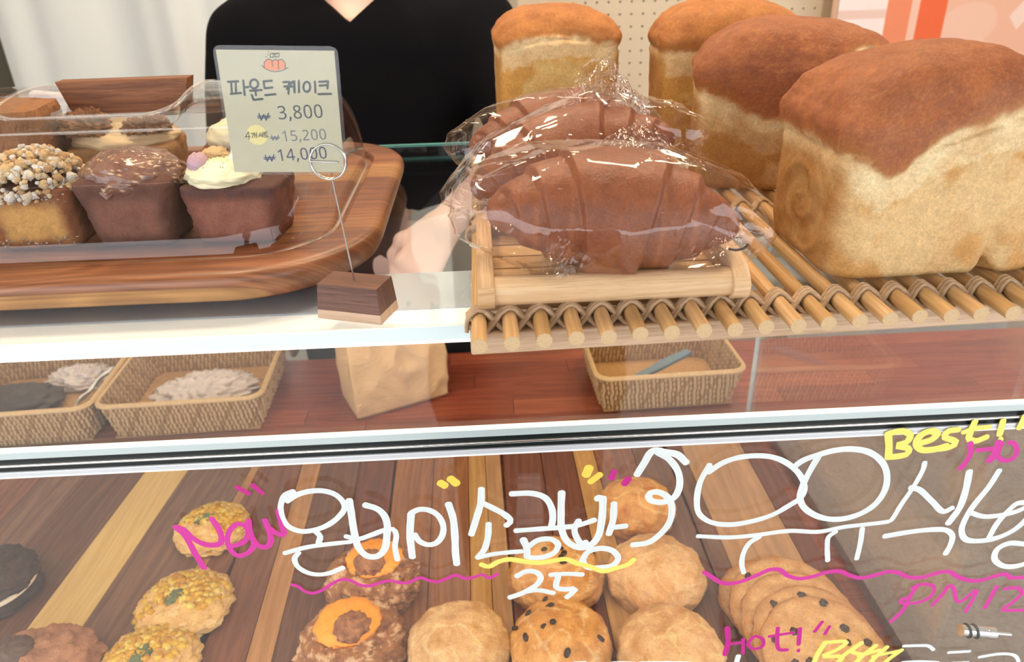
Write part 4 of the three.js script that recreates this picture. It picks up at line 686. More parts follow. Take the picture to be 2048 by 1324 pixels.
  // won signs and figures
  const won = (x, y, s, c) => { S(9 * s, c, x - 38 * s, y - 22 * s, x - 20 * s, y + 30 * s, x, y - 14 * s, x + 20 * s, y + 30 * s, x + 36 * s, y - 24 * s); S(8 * s, c, x - 48 * s, y - 2 * s, x + 50 * s, y - 2 * s); S(8 * s, c, x - 46 * s, y + 12 * s, x + 46 * s, y + 10 * s); };
  const text = (str, x, y, size, col, weight = '') => { const [u, v] = P(x, y), [u2, v2] = P(x + 100, y - 4); g.save(); g.translate(u, v); g.rotate(Math.atan2(v2 - v, u2 - u)); g.font = weight + size + 'px sans-serif'; g.fillStyle = col; g.textBaseline = 'alphabetic'; let cx = 0; for (const ch of str) { g.fillText(ch, cx, 0); cx += (ch === ',' ? 0.26 : 0.575) * size; } g.restore(); };
  won(520, 700, 1.15, '#2a3050'); text('3,800', 652, 728, 152, '#2b2f38');
  g.fillStyle = '#ecdc8c'; { const [u, v] = P(462, 868); g.beginPath(); g.ellipse(u, v, 86, 84, 0, 0, 7); g.fill(); }
  S(7, '#30302c', 385, 838, 360, 885, 400, 880); S(7, '#30302c', 388, 850, 392, 908);
  S(7, '#30302c', 408, 855, 432, 852, 418, 892); S(7, '#30302c', 440, 848, 442, 890); S(7, '#30302c', 458, 846, 460, 892); S(7, '#30302c', 442, 868, 458, 866);
  S(7, '#30302c', 490, 850, 478, 885); S(7, '#30302c', 488, 862, 500, 882); S(7, '#30302c', 508, 846, 510, 886); S(7, '#30302c', 522, 842, 522, 886); S(7, '#30302c', 500, 866, 508, 864);
  S(7, '#30302c', 552, 842, 532, 844, 534, 874, 556, 872); S(7, '#30302c', 534, 858, 552, 857); S(7, '#30302c', 530, 888, 564, 884);
  won(625, 892, 0.85, '#5d6068'); text('15,200', 692, 930, 124, '#6a6c66');
  won(580, 1075, 1.05, '#2a2f55'); text('14,000', 655, 1108, 140, B2);
  // border of the laminate stays clear: print is inset in the pouch
  const tx = new THREE.CanvasTexture(cv); tx.colorSpace = THREE.SRGBColorSpace;
  const c0 = q[0].clone().add(q[1]).add(q[2]).add(q[3]).multiplyScalar(0.25), wv = q[1].clone().sub(q[0]).add(q[2].clone().sub(q[3])).multiplyScalar(0.5), cw = wv.length(), ch = (q[0].distanceTo(q[3]) + q[1].distanceTo(q[2])) / 2;
  const card = thing('price_card', 'laminated pound cake price card held in the wire ring', 'price card', [c0.x, c0.y, c0.z]); card.rotation.z = Math.atan2(wv.y, wv.x);
  const paper = new THREE.PlaneGeometry(cw * 0.945, ch * 0.945).translate(-cw * 0.004, -ch * 0.006, 0.00025), uvp = paper.attributes.uv; for (let i = 0; i < uvp.count; i++) uvp.setXY(i, lerp(0.022, 0.97, uvp.getX(i)), lerp(0.022, 0.965, uvp.getY(i)));
  part('print', paper, new THREE.MeshStandardMaterial({ map: tx, roughness: 0.6 }), card, 'cream printed card');
  part('card_back', new THREE.PlaneGeometry(cw * 0.945, ch * 0.945).rotateY(Math.PI).translate(-cw * 0.004, -ch * 0.006, -0.00005), std(0xd6d2bc, 0.7), card);
  const s = new THREE.Shape(), hw = cw / 2, hh = ch / 2, r = 0.005; s.moveTo(-hw + r, -hh); s.lineTo(hw - r, -hh); s.quadraticCurveTo(hw, -hh, hw, -hh + r); s.lineTo(hw, hh - r); s.quadraticCurveTo(hw, hh, hw - r, hh); s.lineTo(-hw + r, hh); s.quadraticCurveTo(-hw, hh, -hw, hh - r); s.lineTo(-hw, -hh + r); s.quadraticCurveTo(-hw, -hh, -hw + r, -hh);
  const lam = new THREE.MeshPhysicalMaterial({ color: 0xf2f4f8, transmission: 0.97, thickness: 0, roughness: 0.08, ior: 1.5, side: THREE.DoubleSide });
  part('laminate', new THREE.ShapeGeometry(s, 8).translate(0, 0, 0.0006), lam, card);
}
// ---------------------------------------------------------------- wooden boards under the pastries, plank by plank
const PB = TY + 0.0152; // top of the pastry boards
{
  const walnut = [woodMat(0x84604a, 0x5d3f30, { seed: 101, rough: 0.5 }), woodMat(0x77523f, 0x523427, { seed: 102, rough: 0.5 }), woodMat(0x8a5a42, 0x623a29, { seed: 103, rough: 0.5 }), woodMat(0x9a6438, 0x6c3f20, { seed: 104, rough: 0.5 }), woodMat(0x6f3c28, 0x4a2418, { seed: 105, rough: 0.5 })];
  const maple = [woodMat(0xd8b878, 0xc09c5c, { seed: 106, rough: 0.5, pores: 0.4 }), woodMat(0xb98a5c, 0x9a6c42, { seed: 107, rough: 0.5 }), woodMat(0xbc9258, 0x987040, { seed: 108, rough: 0.5, pores: 0.5 }), woodMat(0xb68c64, 0x95704c, { seed: 109, rough: 0.5 })];
  const mats = [...walnut, ...maple];
  // x positions come from where each joint crosses the row of pixels y = 1100
  const xAt = (px) => onY(px, 1100, PB).x;
  const board = (label, joints, kinds, turn) => {
    const xs = joints.map(xAt), c = (xs[0] + xs[xs.length - 1]) / 2, t = thing('pastry_board', label, 'wooden board', [c, TY + 0.0004, -0.21], turn);
    for (let i = 0; i < kinds.length; i++) part('plank', grainUV(box(xs[i] - c + 0.0003, xs[i + 1] - c - 0.0003, 0, 0.0146 + 0.0002 * n2(i, c * 9), -0.255, 0.198, 0.0008), 'z', 0.42, 0.12, i * 0.31, xs[i] * 3), mats[kinds[i]], t);
    return t;
  };
  board('walnut board with a wide cream maple stripe, under the corn cookies', [-330, -180, -60, 40, 165, 262, 404, 424, 470], [1, 2, 0, 1, 5, 0, 6, 2], R(-4.5));
  board('red-brown board with narrow tan planks under the orange buns', [478, 556, 600, 690, 770], [2, 6, 1, 4], R(1.5));
  board('warm brown board with a yellow stripe between the bun rows', [773, 860, 940, 980, 1016], [3, 3, 7, 8], R(1));
  board('dark red-brown board with a yellowish strip under the scones', [1019, 1110, 1188, 1238, 1330, 1408], [4, 4, 7, 2, 1], R(0.5));
  board('tan board with a broad light plank under the overlapping cookies', [1411, 1450, 1596, 1640], [1, 8, 4], R(0));
  const slate = single('slate_board', box(0, 0.42, 0, 0.0145, -0.33, 0.118, 0.001), std(0x7f766f, 0.6, { map: grainTex }), 'empty grey-brown slate board beside the glass divider', 'board');
  slate.geometry = planarUV(slate.geometry, 0.2); slate.position.set(0.392, TY + 0.0004, -0.13);
}
const crustMat = vcol(0.78, { bumpMap: coarseBump, bumpScale: 0.0006 });
const spot = (px, py, up = 0) => { const p = onY(px, py, PB + up); return [p.x, PB + 0.0002, p.z]; };
// ---------------------------------------------------------------- scones and buns
function scone(label, px, py, r, h, seed, { a = C(0xe2b878), b = C(0xc88c48), c = C(0xf0d6a0), chips = 0, turn = 0, group } = {}) {
  const t = thing('round_scone', label, 'scone', spot(px, py, h * 0.4), turn, 'round scones on the boards');
  const g = lump(r, h / 1.35, r * 0.97, { seed, amp: 0.04, freq: 1.7, fine: 0.010, res: 96, flat: 0.4 });
  paint(g, (x, y, z) => { const n = fbm3(x * 38 + seed, y * 38, z * 38, 4), k = 1 - Math.min(1, Math.abs(n3(x * 26 + seed, y * 26, z * 26)) * 9); return mixC(mixC(a, b, 0.35 + 1.1 * n), c, 0.5 * k); });
  part('scone_body', planarUV(g, 0.06), crustMat, t);
  const rnd = rng(seed * 13 + 1);
  for (let i = 0; i < chips; i++) { const an = rnd() * 6.28, q = 0.15 + 0.75 * rnd(), m = part('chocolate_chip', lump(0.0028 + 0.002 * rnd(), 0.002, 0.0022 + 0.001 * rnd(), { seed: i, amp: 0.2, res: 14 }), std(0x2c1c16, 0.5), t); m.position.set(r * q * Math.cos(an), h / 1.35 * (Math.sqrt(Math.max(0.02, 1 - q * q)) + 0.4) - 0.0004, r * q * Math.sin(an)); m.rotation.set(Math.sin(an) * q, rnd() * 3, -Math.cos(an) * q); }
  return t;
}
scone('plain round scone beside the orange-filled bun', 918, 1288, 0.051, 0.048, 3, { a: C(0xdcb27c), b: C(0xbc8a50) });
scone('chocolate chip scone behind another, under the painted 25', 1112, 1148, 0.051, 0.046, 5, { a: C(0xdda868), b: C(0xb87838), chips: 7 });
scone('large chocolate chip scone in front of the other chip scone', 1122, 1288, 0.051, 0.052, 7, { a: C(0xdca25c), b: C(0xb87a38), chips: 9, turn: 1.2 });
scone('glossy golden bun at the back of the plain scone row', 1274, 1012, 0.046, 0.046, 9, { a: C(0xd69a4c), b: C(0xb46c28), c: C(0xf4d890) });
scone('plain pale scone in the middle of the plain scone row', 1312, 1146, 0.053, 0.048, 11, { a: C(0xe2b47c), b: C(0xcc924e), c: C(0xf0cf98) });
scone('plain pale scone at the front of the plain scone row', 1342, 1300, 0.052, 0.049, 13, { a: C(0xe0b27a), b: C(0xc68e4e), c: C(0xf2d690), turn: 2 });
// buns with a sunk orange filling
function fillingBun(label, px, py, r, seed, turn) {
  const t = thing('filled_bun', label, 'bun', spot(px, py, 0.016), turn, 'orange-filled buns');
  const g = lump(r, 0.034, r * 0.98, { seed, amp: 0.06, freq: 2.2, fine: 0.05, res: 110, flat: 0.4 }), p = g.attributes.position, hole = (x, z) => { const q = Math.hypot(x - 0.002, (z + 0.006) * 1.05) / r; return Math.exp(-(((q - 0.44) / 0.17) ** 2)); };
  for (let i = 0; i < p.count; i++) { const y = p.getY(i); if (y > 0.018) p.setY(i, y - 0.010 * hole(p.getX(i), p.getZ(i))); }
  g.computeVertexNormals();
  paint(g, (x, y, z) => { const n = fbm3(x * 60 + seed, y * 60, z * 60, 4); return mixC(mixC(C(0xb47a48), C(0x84502c), 0.4 + 1.3 * n), C(0xd8b48c), n < -0.2 ? 0.8 : 0); });
  part('bun_body', planarUV(g, 0.05), crustMat, t);
  const fill = lump(r * 0.60, 0.0105, r * 0.58, { seed: seed + 8, amp: 0.07, freq: 1.8, fine: 0.01, res: 56, flat: 0.3 }).translate(0.002, 0.0335, -0.009);
  part('orange_filling', planarUV(fill, 0.05), new THREE.MeshPhysicalMaterial({ color: 0xf0992c, roughness: 0.4, bumpMap: coarseBump, bumpScale: 0.0006 }), t, 'bright orange filling');
  const kn = lump(r * 0.33, 0.014, r * 0.30, { seed: seed + 3, amp: 0.12, freq: 2.4, fine: 0.06, res: 40, flat: 0.3 }); paint(kn, (x, y, z) => mixC(C(0xb87c4c), C(0x7c4a2a), 0.5 + fbm3(x * 90, y * 90, z * 90, 3)));
  part('centre_knob', planarUV(kn, 0.04).translate(0.0, 0.0385, 0.004), crustMat, t);
  const rnd = rng(seed), l = []; for (let i = 0; i < 150; i++) { const a = rnd() * 6.28, q = r * (0.62 + 0.36 * rnd()); l.push([q * Math.cos(a), 0.0475 * Math.sqrt(Math.max(0.02, 1 - (q / r) ** 2)) , q * Math.sin(a), 0.0012 + 0.0022 * rnd(), [C(0xc08a58), C(0x99643a), C(0xd8b088), C(0x7f4c2c)][i % 4], 0.8, i]); }
  part('streusel', planarUV(blobs(l), 0.02), crustMat, t).userData.kind = 'stuff';
}
fillingBun('crumbed bun with an orange filling ring, half under the pink underline', 746, 1160, 0.050, 21, 0);
fillingBun('crumbed bun with an orange filling ring, beside the plain scone', 706, 1290, 0.053, 24, 0.6);
// corn cookies, leaning on one another
[[424, 1052, 0.043, 'corn cookie with yellow kernels, furthest from the front pane', 8, -0.1], [368, 1205, 0.049, 'corn cookie with yellow kernels in the middle of its row', 10, 0.3], [298, 1320, 0.046, 'corn cookie with yellow kernels, close to the front pane', 10, 0.7]].forEach(([px, py, r, label, tilt, turn], i) => {
  const t = thing('corn_cookie', label, 'cookie', spot(px, py, 0.012), turn, 'corn cookies');
  const tip = new THREE.Group(); const g = lump(r, 0.017, r * 1.02, { seed: 30 + i, amp: 0.07, freq: 2.4, fine: 0.02, res: 84, flat: 0.45 });
  paint(g, (x, y, z) => { const n = fbm3(x * 45 + i, y * 45, z * 45, 4); return mixC(mixC(C(0xe6bd78), C(0xcb9450), 0.35 + n), C(0xf2d89c), n > 0.18 ? 0.6 : 0); });
  part('cookie_body', planarUV(g, 0.06), crustMat, t);
  const rnd = rng(40 + i), l = []; for (let k = 0; k < 330; k++) { const a = rnd() * 6.28, q = Math.sqrt(rnd()) * 0.96, x = r * q * Math.cos(a), z = r * q * Math.sin(a); if (z > r * 0.28 + 0.2 * r * Math.sin(x * 90)) continue; l.push([x, 0.0235 * Math.sqrt(Math.max(0.05, 1 - q * q)) + 0.0015, z, 0.0026 + 0.0026 * rnd(), [C(0xeab636), C(0xf2c848), C(0xdda22c), C(0xf4d66e)][k % 4], 0.8, k]); }
  part('corn_kernels', planarUV(blobs(l), 0.02), vcol(0.5), t).userData.kind = 'stuff';
  part('green_leaf', (() => { const b = lump(0.011, 0.003, 0.008, { seed: 50 + i, amp: 0.3, freq: 2, res: 24 }); b.rotateY(0.6); return b.translate(-r * 0.1, 0.0245, r * 0.05); })(), std(0x5d6a48, 0.7), t, 'dark green herb leaf');
});
{ // dark cookie sandwich at the left
  const t = thing('chocolate_cookie', 'dark chocolate cookie sandwich with a white filling edge', 'cookie', spot(-22, 1180, 0.01), 0.3);
  for (const [y, s] of [[0, 4], [0.021, 6]]) { const g = lump(0.047, 0.016, 0.045, { seed: s, amp: 0.06, freq: 2, fine: 0.03, res: 70, flat: 0.4 }); paint(g, (x, yy, z) => mixC(C(0x4d3830), C(0x33231e), 0.5 + fbm3(x * 60, yy * 60, z * 60, 3))); part('cookie_half', planarUV(g, 0.05).translate(0.001 * s, y, 0), crustMat, t); }
  part('white_filling', new THREE.CylinderGeometry(0.046, 0.046, 0.005, 60).translate(0.004, 0.0205, 0), std(0xe8dcc4, 0.6), t);
}
{ // brown bread with a chocolate piece
  const t = thing('chocolate_bun', 'pinkish brown bun with a dark chocolate piece set in its top', 'bun', spot(70, 1338, 0.014), 0.2);
  const g = lump(0.056, 0.028, 0.05, { seed: 61, amp: 0.09, freq: 2, fine: 0.02, res: 90, flat: 0.4 }); paint(g, (x, y, z) => mixC(C(0xb98460), C(0x8c5a40), 0.4 + 1.1 * fbm3(x * 40, y * 40, z * 40, 4)));
  part('bun_body', planarUV(g, 0.06), crustMat, t);
  part('chocolate_piece', planarUV(lump(0.021, 0.011, 0.018, { seed: 65, amp: 0.1, res: 40, flat: 0.3 }), 0.04).translate(-0.016, 0.032, -0.005), std(0x5c4238, 0.6, { map: grainTex }), t, 'dark chocolate piece');
}
{ // overlapping thin cookies
  const cs = [[1556, 1190], [1578, 1226], [1604, 1262], [1628, 1296], [1646, 1322]], words = ['bottom one of the shingled row', 'second from the bottom of the shingled row', 'middle one of the shingled row', 'second from the top of the shingled row', 'top one of the shingled row'];
  cs.forEach(([px, py], i) => {
    const p = spot(px, py, 0.014), t = thing('chip_cookie', 'thin chocolate chip cookie, ' + words[i], 'cookie', [p[0], p[1] + (i ? 0.013 + 0.0012 * i : 0.0005), p[2]], 0, 'shingled chip cookies');
    t.rotation.set(i ? R(17) : 0, i * 0.9, 0, 'XYZ');
    const g = lump(0.059, 0.0062, 0.059, { seed: 70 + i, amp: 0.025, freq: 2.0, fine: 0.012, res: 90, flat: 0.5, pow: 0.35 }); paint(g, (x, y, z) => { const n = fbm3(x * 50 + i, y * 50, z * 50, 4), q = Math.hypot(x, z) / 0.061; return mixC(mixC(C(0xdcae76), C(0xbf8a52), 0.35 + n), C(0xb47c44), ss(0.82, 1, q) * 0.9); });
    part('cookie_body', planarUV(g, 0.05), crustMat, t);
    const rnd = rng(80 + i); for (let k = 0; k < 14; k++) { const a = rnd() * 6.28, q = 0.2 + 0.68 * rnd(), m = part('chocolate_chip', lump(0.0028 + 0.0018 * rnd(), 0.0018, 0.0026 + 0.0014 * rnd(), { seed: k + i * 20, amp: 0.4, freq: 2.2, res: 14 }), std(0x3a2a22, 0.5), t); m.position.set(0.059 * q * Math.cos(a), 0.0088, 0.059 * q * Math.sin(a)); m.rotation.y = rnd() * 3; }
  });
}
// ---------------------------------------------------------------- woven baskets behind, on the counter
const caneMats = [std(0xcdac7c, 0.7, { map: grainTex }), std(0xb08a58, 0.7, { map: grainTex })];
function basket(label, corner, w, d, h, turn) { // corner: front left bottom
  const t = thing('rattan_basket', label, 'basket', [corner[0], TY + 0.0004, corner[1]], turn, 'rattan baskets on the counter');
  const rowsN = Math.round(h / 0.0105), flare = 0.012, cx = w / 2, cz = -d / 2, beads = [[], []];
  const stake = new THREE.CapsuleGeometry(0.0023, 0.0085, 1, 5).toNonIndexed();
  for (let r = 0; r < rowsN; r++) {
    const y = 0.006 + (r + 0.5) * (h - 0.008) / rowsN, k = flare * y / h, ww = w - 2 * flare + 2 * k, dd = d - 2 * flare + 2 * k, n = Math.round(2 * (ww + dd) / 0.0066), ring = rring(ww, dd, 0.022, n);
    ring.forEach(([x, z], i) => { const [x2, z2] = ring[(i + 1) % n], nx = z2 - z, nz = -(x2 - x), l = Math.hypot(nx, nz) || 1, o = ((i + r) % 2 ? 0.0009 : -0.0009); beads[i % 7 ? 0 : 1].push(stake.clone().translate(cx + x + nx / l * o, y, cz + z + nz / l * o)); });
  }
  const rw = (y, off = 0) => ringAt(w - 2 * flare + 2 * flare * y / h + off, d - 2 * flare + 2 * flare * y / h + off, 0.022, y, 120, cx, cz);
  part('woven_wall', planarUV(merged(beads[0]), 0.05), caneMats[0], t).userData.kind = 'stuff';
  part('accent_weave', planarUV(merged(beads[1]), 0.05), caneMats[1], t).userData.kind = 'stuff';
  part('wall_core', planarUV(loft([rw(0.004, 0.001), rw(h - 0.004, 0.001), rw(h - 0.004, -0.001), rw(0.004, -0.001)], { closeEnds: false }), 0.05), std(0x8a6438, 0.8, { side: THREE.DoubleSide }), t);
  part('basket_floor', planarUV(box(flare, w - flare, 0.002, 0.005, -d + flare, -flare), 0.05), std(0xc79c64, 0.8, { map: grainTex, bumpMap: coarseBump, bumpScale: 0.002 }), t);
  for (const o of [0, 0.004]) part('rim_cane', planarUV(tube(rw(h - o * 0.5, o), 0.0028, 240, 7, true), 0.05), caneMats[0], t);
  return t;
}
const b1 = basket('rattan basket holding white papers and a dark pouch', [lowX(-0.775), lowZ(-0.432)], 0.238, 0.225, 0.065, R(3));
const b2 = basket('rattan basket holding crumpled clear plastic', [lowX(-0.542), lowZ(-0.444)], 0.235, 0.215, 0.065, R(2));
const b3 = basket('rattan basket holding a blue-grey spatula', [lowX(0.148), lowZ(-0.452)], 0.224, 0.17, 0.067, R(2));
{ // what lies in the baskets
  const put = (o, x, y, z, rx = 0, ry = 0, rz = 0) => { o.position.set(lowX(x), y, lowZ(z)); o.rotation.set(rx, ry, rz); };
  const card = (w, h) => { const g = new THREE.BoxGeometry(w, 0.002, h, 12, 1, 12), p = g.attributes.position; for (let i = 0; i < p.count; i++) p.setY(i, p.getY(i) + 0.003 * n2(p.getX(i) * 20, p.getZ(i) * 20)); g.computeVertexNormals(); return g; };
  put(single('folded_paper', card(0.06, 0.045), std(0xe6ebee, 0.8), 'white paper lying flat in the basket with the dark pouch', 'paper'), -0.612, TY + 0.016, -0.475, 0.0, 0.1, 0);
  put(single('folded_paper', card(0.05, 0.085), std(0xe2e9ec, 0.8), 'white paper leaning on the wall of the basket with the dark pouch', 'paper'), -0.597, TY + 0.034, -0.540, 0.1, -0.15, 0.8);
  { const g = lump(0.07, 0.026, 0.05, { seed: 90, amp: 0.12, freq: 1.6, fine: 0.01, res: 50, flat: 0.45 }); put(single('dark_pouch', g, std(0x3d332f, 0.6), 'dark brown pouch lying in the basket', 'pouch'), -0.712, TY + 0.006, -0.535, 0, 0.3, 0); }
  const crumple = (rx, ry, rz, seed) => { const g = lump(rx, ry, rz, { seed, amp: 0.16, freq: 2.6, fine: 0.05, res: 60, flat: 0.35 }), p = g.attributes.position; for (let i = 0; i < p.count; i++) { const x = p.getX(i), y = p.getY(i), z = p.getZ(i), k = 1 + 0.14 * (1 - 2 * Math.abs(n3(x * 60 + seed, y * 60, z * 60))); p.setXYZ(i, x * k, y * k, z * k); } g.computeVertexNormals(); return g; };
  const milky = new THREE.MeshPhysicalMaterial({ color: 0xf1e9e6, roughness: 0.3, transmission: 0.45, thickness: 0, side: THREE.DoubleSide });
  put(single('crumpled_plastic', crumple(0.072, 0.022, 0.055, 3), milky, 'crumpled milky plastic lying in the basket beside the paper bag', 'plastic'), -0.432, TY + 0.008, -0.545, 0, 0.2, 0);
  put(single('plastic_packet', crumple(0.05, 0.02, 0.03, 8), milky, 'milky plastic packet lying over papers at the back of the basket with the dark pouch', 'packet'), -0.645, TY + 0.008, -0.612, 0, 0.1, 0);
  { const s = new THREE.Shape(); s.moveTo(-0.05, -0.004); s.quadraticCurveTo(0, -0.009, 0.03, -0.006); s.quadraticCurveTo(0.05, -0.006, 0.062, -0.004); s.lineTo(0.062, 0.006); s.quadraticCurveTo(0.02, 0.012, -0.005, 0.006); s.lineTo(-0.05, 0.004); s.lineTo(-0.05, -0.004);
    put(single('spatula', new THREE.ExtrudeGeometry(s, { depth: 0.004, bevelEnabled: true, bevelSize: 0.001, bevelThickness: 0.001, bevelSegments: 2 }).rotateX(-Math.PI / 2), std(0x5f7684, 0.5), 'blue-grey spatula lying across the basket', 'spatula'), 0.243, TY + 0.041, -0.515, 0, R(17), R(16)); }
}
{ // white board standing behind the baskets
  const t = single('white_board', box(-0.23, 0.23, 0, 0.22, -0.006, 0.006, 0.003), std(0xc3cac8, 0.5), 'pale grey board standing upright behind the baskets', 'board'); t.position.set(lowX(-0.572), TY + 0.0005, -0.7235); t.rotation.set(0, R(1), 0);
}
{ // kraft paper bag, folded and creased
  const A = onY(716, 842, TY), B = onY(898, 790, TY), dir = B.clone().sub(A), w = dir.length(), yaw = Math.atan2(-dir.z, dir.x), dp = 0.085, h = 0.17;
  const N = 28, K = 26, rings = [];
  for (let k = 0; k <= K; k++) {
    const t = k / K, y = h * t, pinch = 1 - 0.55 * ss(0.35, 1, t), ring = rring(w * (1 + 0.03 * Math.sin(t * 3)), Math.max(0.012, dp * pinch), 0.002, 4 * N).map(([x, z]) => { const f = Math.abs(n3(x * 16, y * 14, z * 9 + 3)), e = 0.010 * (0.5 - f) * ss(0, 0.12, t), gus = Math.abs(x) > w * 0.47 ? -Math.sign(x) * 0.018 * ss(0.1, 0.8, t) * (1 - Math.min(1, Math.abs(z) / (dp * pinch * 0.5 + 1e-4))) : 0; return V(x + w / 2 + gus + 0.010 * t * (x > 0 ? -1 : 1) * ss(0.6, 1, t), y, z - dp / 2 + Math.sign(z) * e); });
    rings.push(ring);
  }
  const g = loft(rings); const m = std(0xc9a476, 0.75, { flatShading: false, bumpMap: coarseBump, bumpScale: 0.0012, side: THREE.DoubleSide });
  const o = single('paper_bag', planarUV(g, 0.12), m, 'creased brown kraft paper bag standing on the counter', 'paper bag'); o.position.set(A.x, TY + 0.0004, A.z); o.rotation.y = yaw;
}
// ---------------------------------------------------------------- people: smooth-joined tapered bones, meshed
function skin(sdf, c, half, res) {
  const mc = new MarchingCubes(res, new THREE.MeshBasicMaterial(), false, false, 400000); mc.isolation = 0;
  const hs = res / 2, f = mc.field;
  for (let k = 0; k < res; k++) for (let j = 0; j < res; j++) for (let i = 0; i < res; i++) f[i + j * res + k * res * res] = -sdf(c[0] + (i - hs) / hs * half, c[1] + (j - hs) / hs * half, c[2] + (k - hs) / hs * half);
  mc.update();
  const n = mc.count, p = new Float32Array(n * 3); for (let i = 0; i < n * 3; i++) p[i] = mc.positionArray[i] * half + c[i % 3];
  let g = new THREE.BufferGeometry(); g.setAttribute('position', new THREE.BufferAttribute(p, 3)); g = mergeVertices(g, 1e-5); g.computeVertexNormals();
  return g;
}
const bone = (a, b, ra, rb, flat = 1) => (x, y, z) => { // tapered capsule, z squeezed by flat
  const dx = b[0] - a[0], dy = b[1] - a[1], dz = (b[2] - a[2]) * flat, px = x - a[0], py = y - a[1], pz = (z - a[2]) * flat, t = clamp((px * dx + py * dy + pz * dz) / (dx * dx + dy * dy + dz * dz + 1e-9), 0, 1);
  return Math.hypot(px - dx * t, py - dy * t, pz - dz * t) - lerp(ra, rb, t);
};
const joinS = (bones, k) => (x, y, z) => { let d = 1e9; for (const b of bones) { const e = b(x, y, z), h = Math.max(k - Math.abs(d - e), 0) / k; d = Math.min(d, e) - h * h * k * 0.25; } return d; };
function headBones(c, yaw, pitch) { // c: centre of the head
  const q = new THREE.Quaternion().setFromEuler(new THREE.Euler(pitch, yaw, 0, 'YXZ')), P = (x, y, z) => V(x, y, z).applyQuaternion(q).add(V(...c)).toArray();
  return { P, bones: [bone(P(0, 0.035, -0.02), P(0, 0.02, 0.02), 0.082, 0.074), bone(P(0, -0.03, 0.03), P(0, -0.082, 0.05), 0.058, 0.026), bone(P(0.03, -0.02, 0.045), P(0.028, -0.05, 0.05), 0.03, 0.024), bone(P(-0.03, -0.02, 0.045), P(-0.028, -0.05, 0.05), 0.03, 0.024),
    bone(P(0, 0.012, 0.088), P(0, -0.022, 0.104), 0.007, 0.011), bone(P(-0.018, -0.055, 0.084), P(0.018, -0.055, 0.084), 0.008, 0.008), bone(P(-0.016, -0.066, 0.080), P(0.016, -0.066, 0.080), 0.009, 0.009), bone(P(0.078, 0.0, -0.005), P(0.08, -0.025, -0.002), 0.016, 0.011), bone(P(-0.078, 0.0, -0.005), P(-0.08, -0.025, -0.002), 0.016, 0.011)] };
}
// hand: palm from wrist to knuckles, four fingers and a thumb, each a chain of three bones
function handBones(w, dir, up, side, curl, s = 1) {
  const d = V(...dir).normalize(), u = V(...up).addScaledVector(d, -V(...up).dot(d)).normalize(), r = d.clone().cross(u).multiplyScalar(side), W0 = V(...w), A = (a, b, c) => W0.clone().addScaledVector(d, a * s).addScaledVector(r, b * s).addScaledVector(u, c * s);
  const out = [], arr = (v) => v.toArray();
  for (const b of [-0.027, -0.009, 0.009, 0.026]) out.push(bone(arr(A(0.006, b * 0.6, 0)), arr(A(0.078, b, 0)), 0.0145 * s, 0.0115 * s));
  [[-0.027, 0.062, 0.0082], [-0.009, 0.074, 0.0087], [0.009, 0.07, 0.0086], [0.026, 0.054, 0.0078]].forEach(([b, len, rr], i) => {
    let p = A(0.08, b, 0), a = curl[i] ?? 0.3; const seg = [0.46, 0.31, 0.23];
    for (let k = 0; k < 3; k++) { const e = p.clone().addScaledVector(d, Math.cos(a) * len * seg[k] * s).addScaledVector(u, -Math.sin(a) * len * seg[k] * s).addScaledVector(r, b * 0.12 * seg[k] * s); out.push(bone(arr(p), arr(e), rr * s * (1 - 0.06 * k), rr * s * (0.93 - 0.07 * k))); p = e; a += (curl[i] ?? 0.3) * 0.9 + 0.12; }
  });
  const t0 = A(0.022, 0.026, -0.006), t1 = A(0.052, 0.048, -0.018), t2 = A(0.078, 0.05, -0.030), t3 = A(0.096, 0.044, -0.038);
  out.push(bone(arr(t0), arr(t1), 0.0145 * s, 0.0108 * s), bone(arr(t1), arr(t2), 0.0104 * s, 0.0094 * s), bone(arr(t2), arr(t3), 0.0094 * s, 0.0076 * s));
  return out;
}
const skinMat = new THREE.MeshPhysicalMaterial({ color: 0xefcbbb, roughness: 0.55, sheen: 0.15 });
const cloth = (c) => new THREE.MeshPhysicalMaterial({ color: c, roughness: 0.95, specularIntensity: 0.25, bumpMap: bumpTex, bumpScale: 0.0008 });
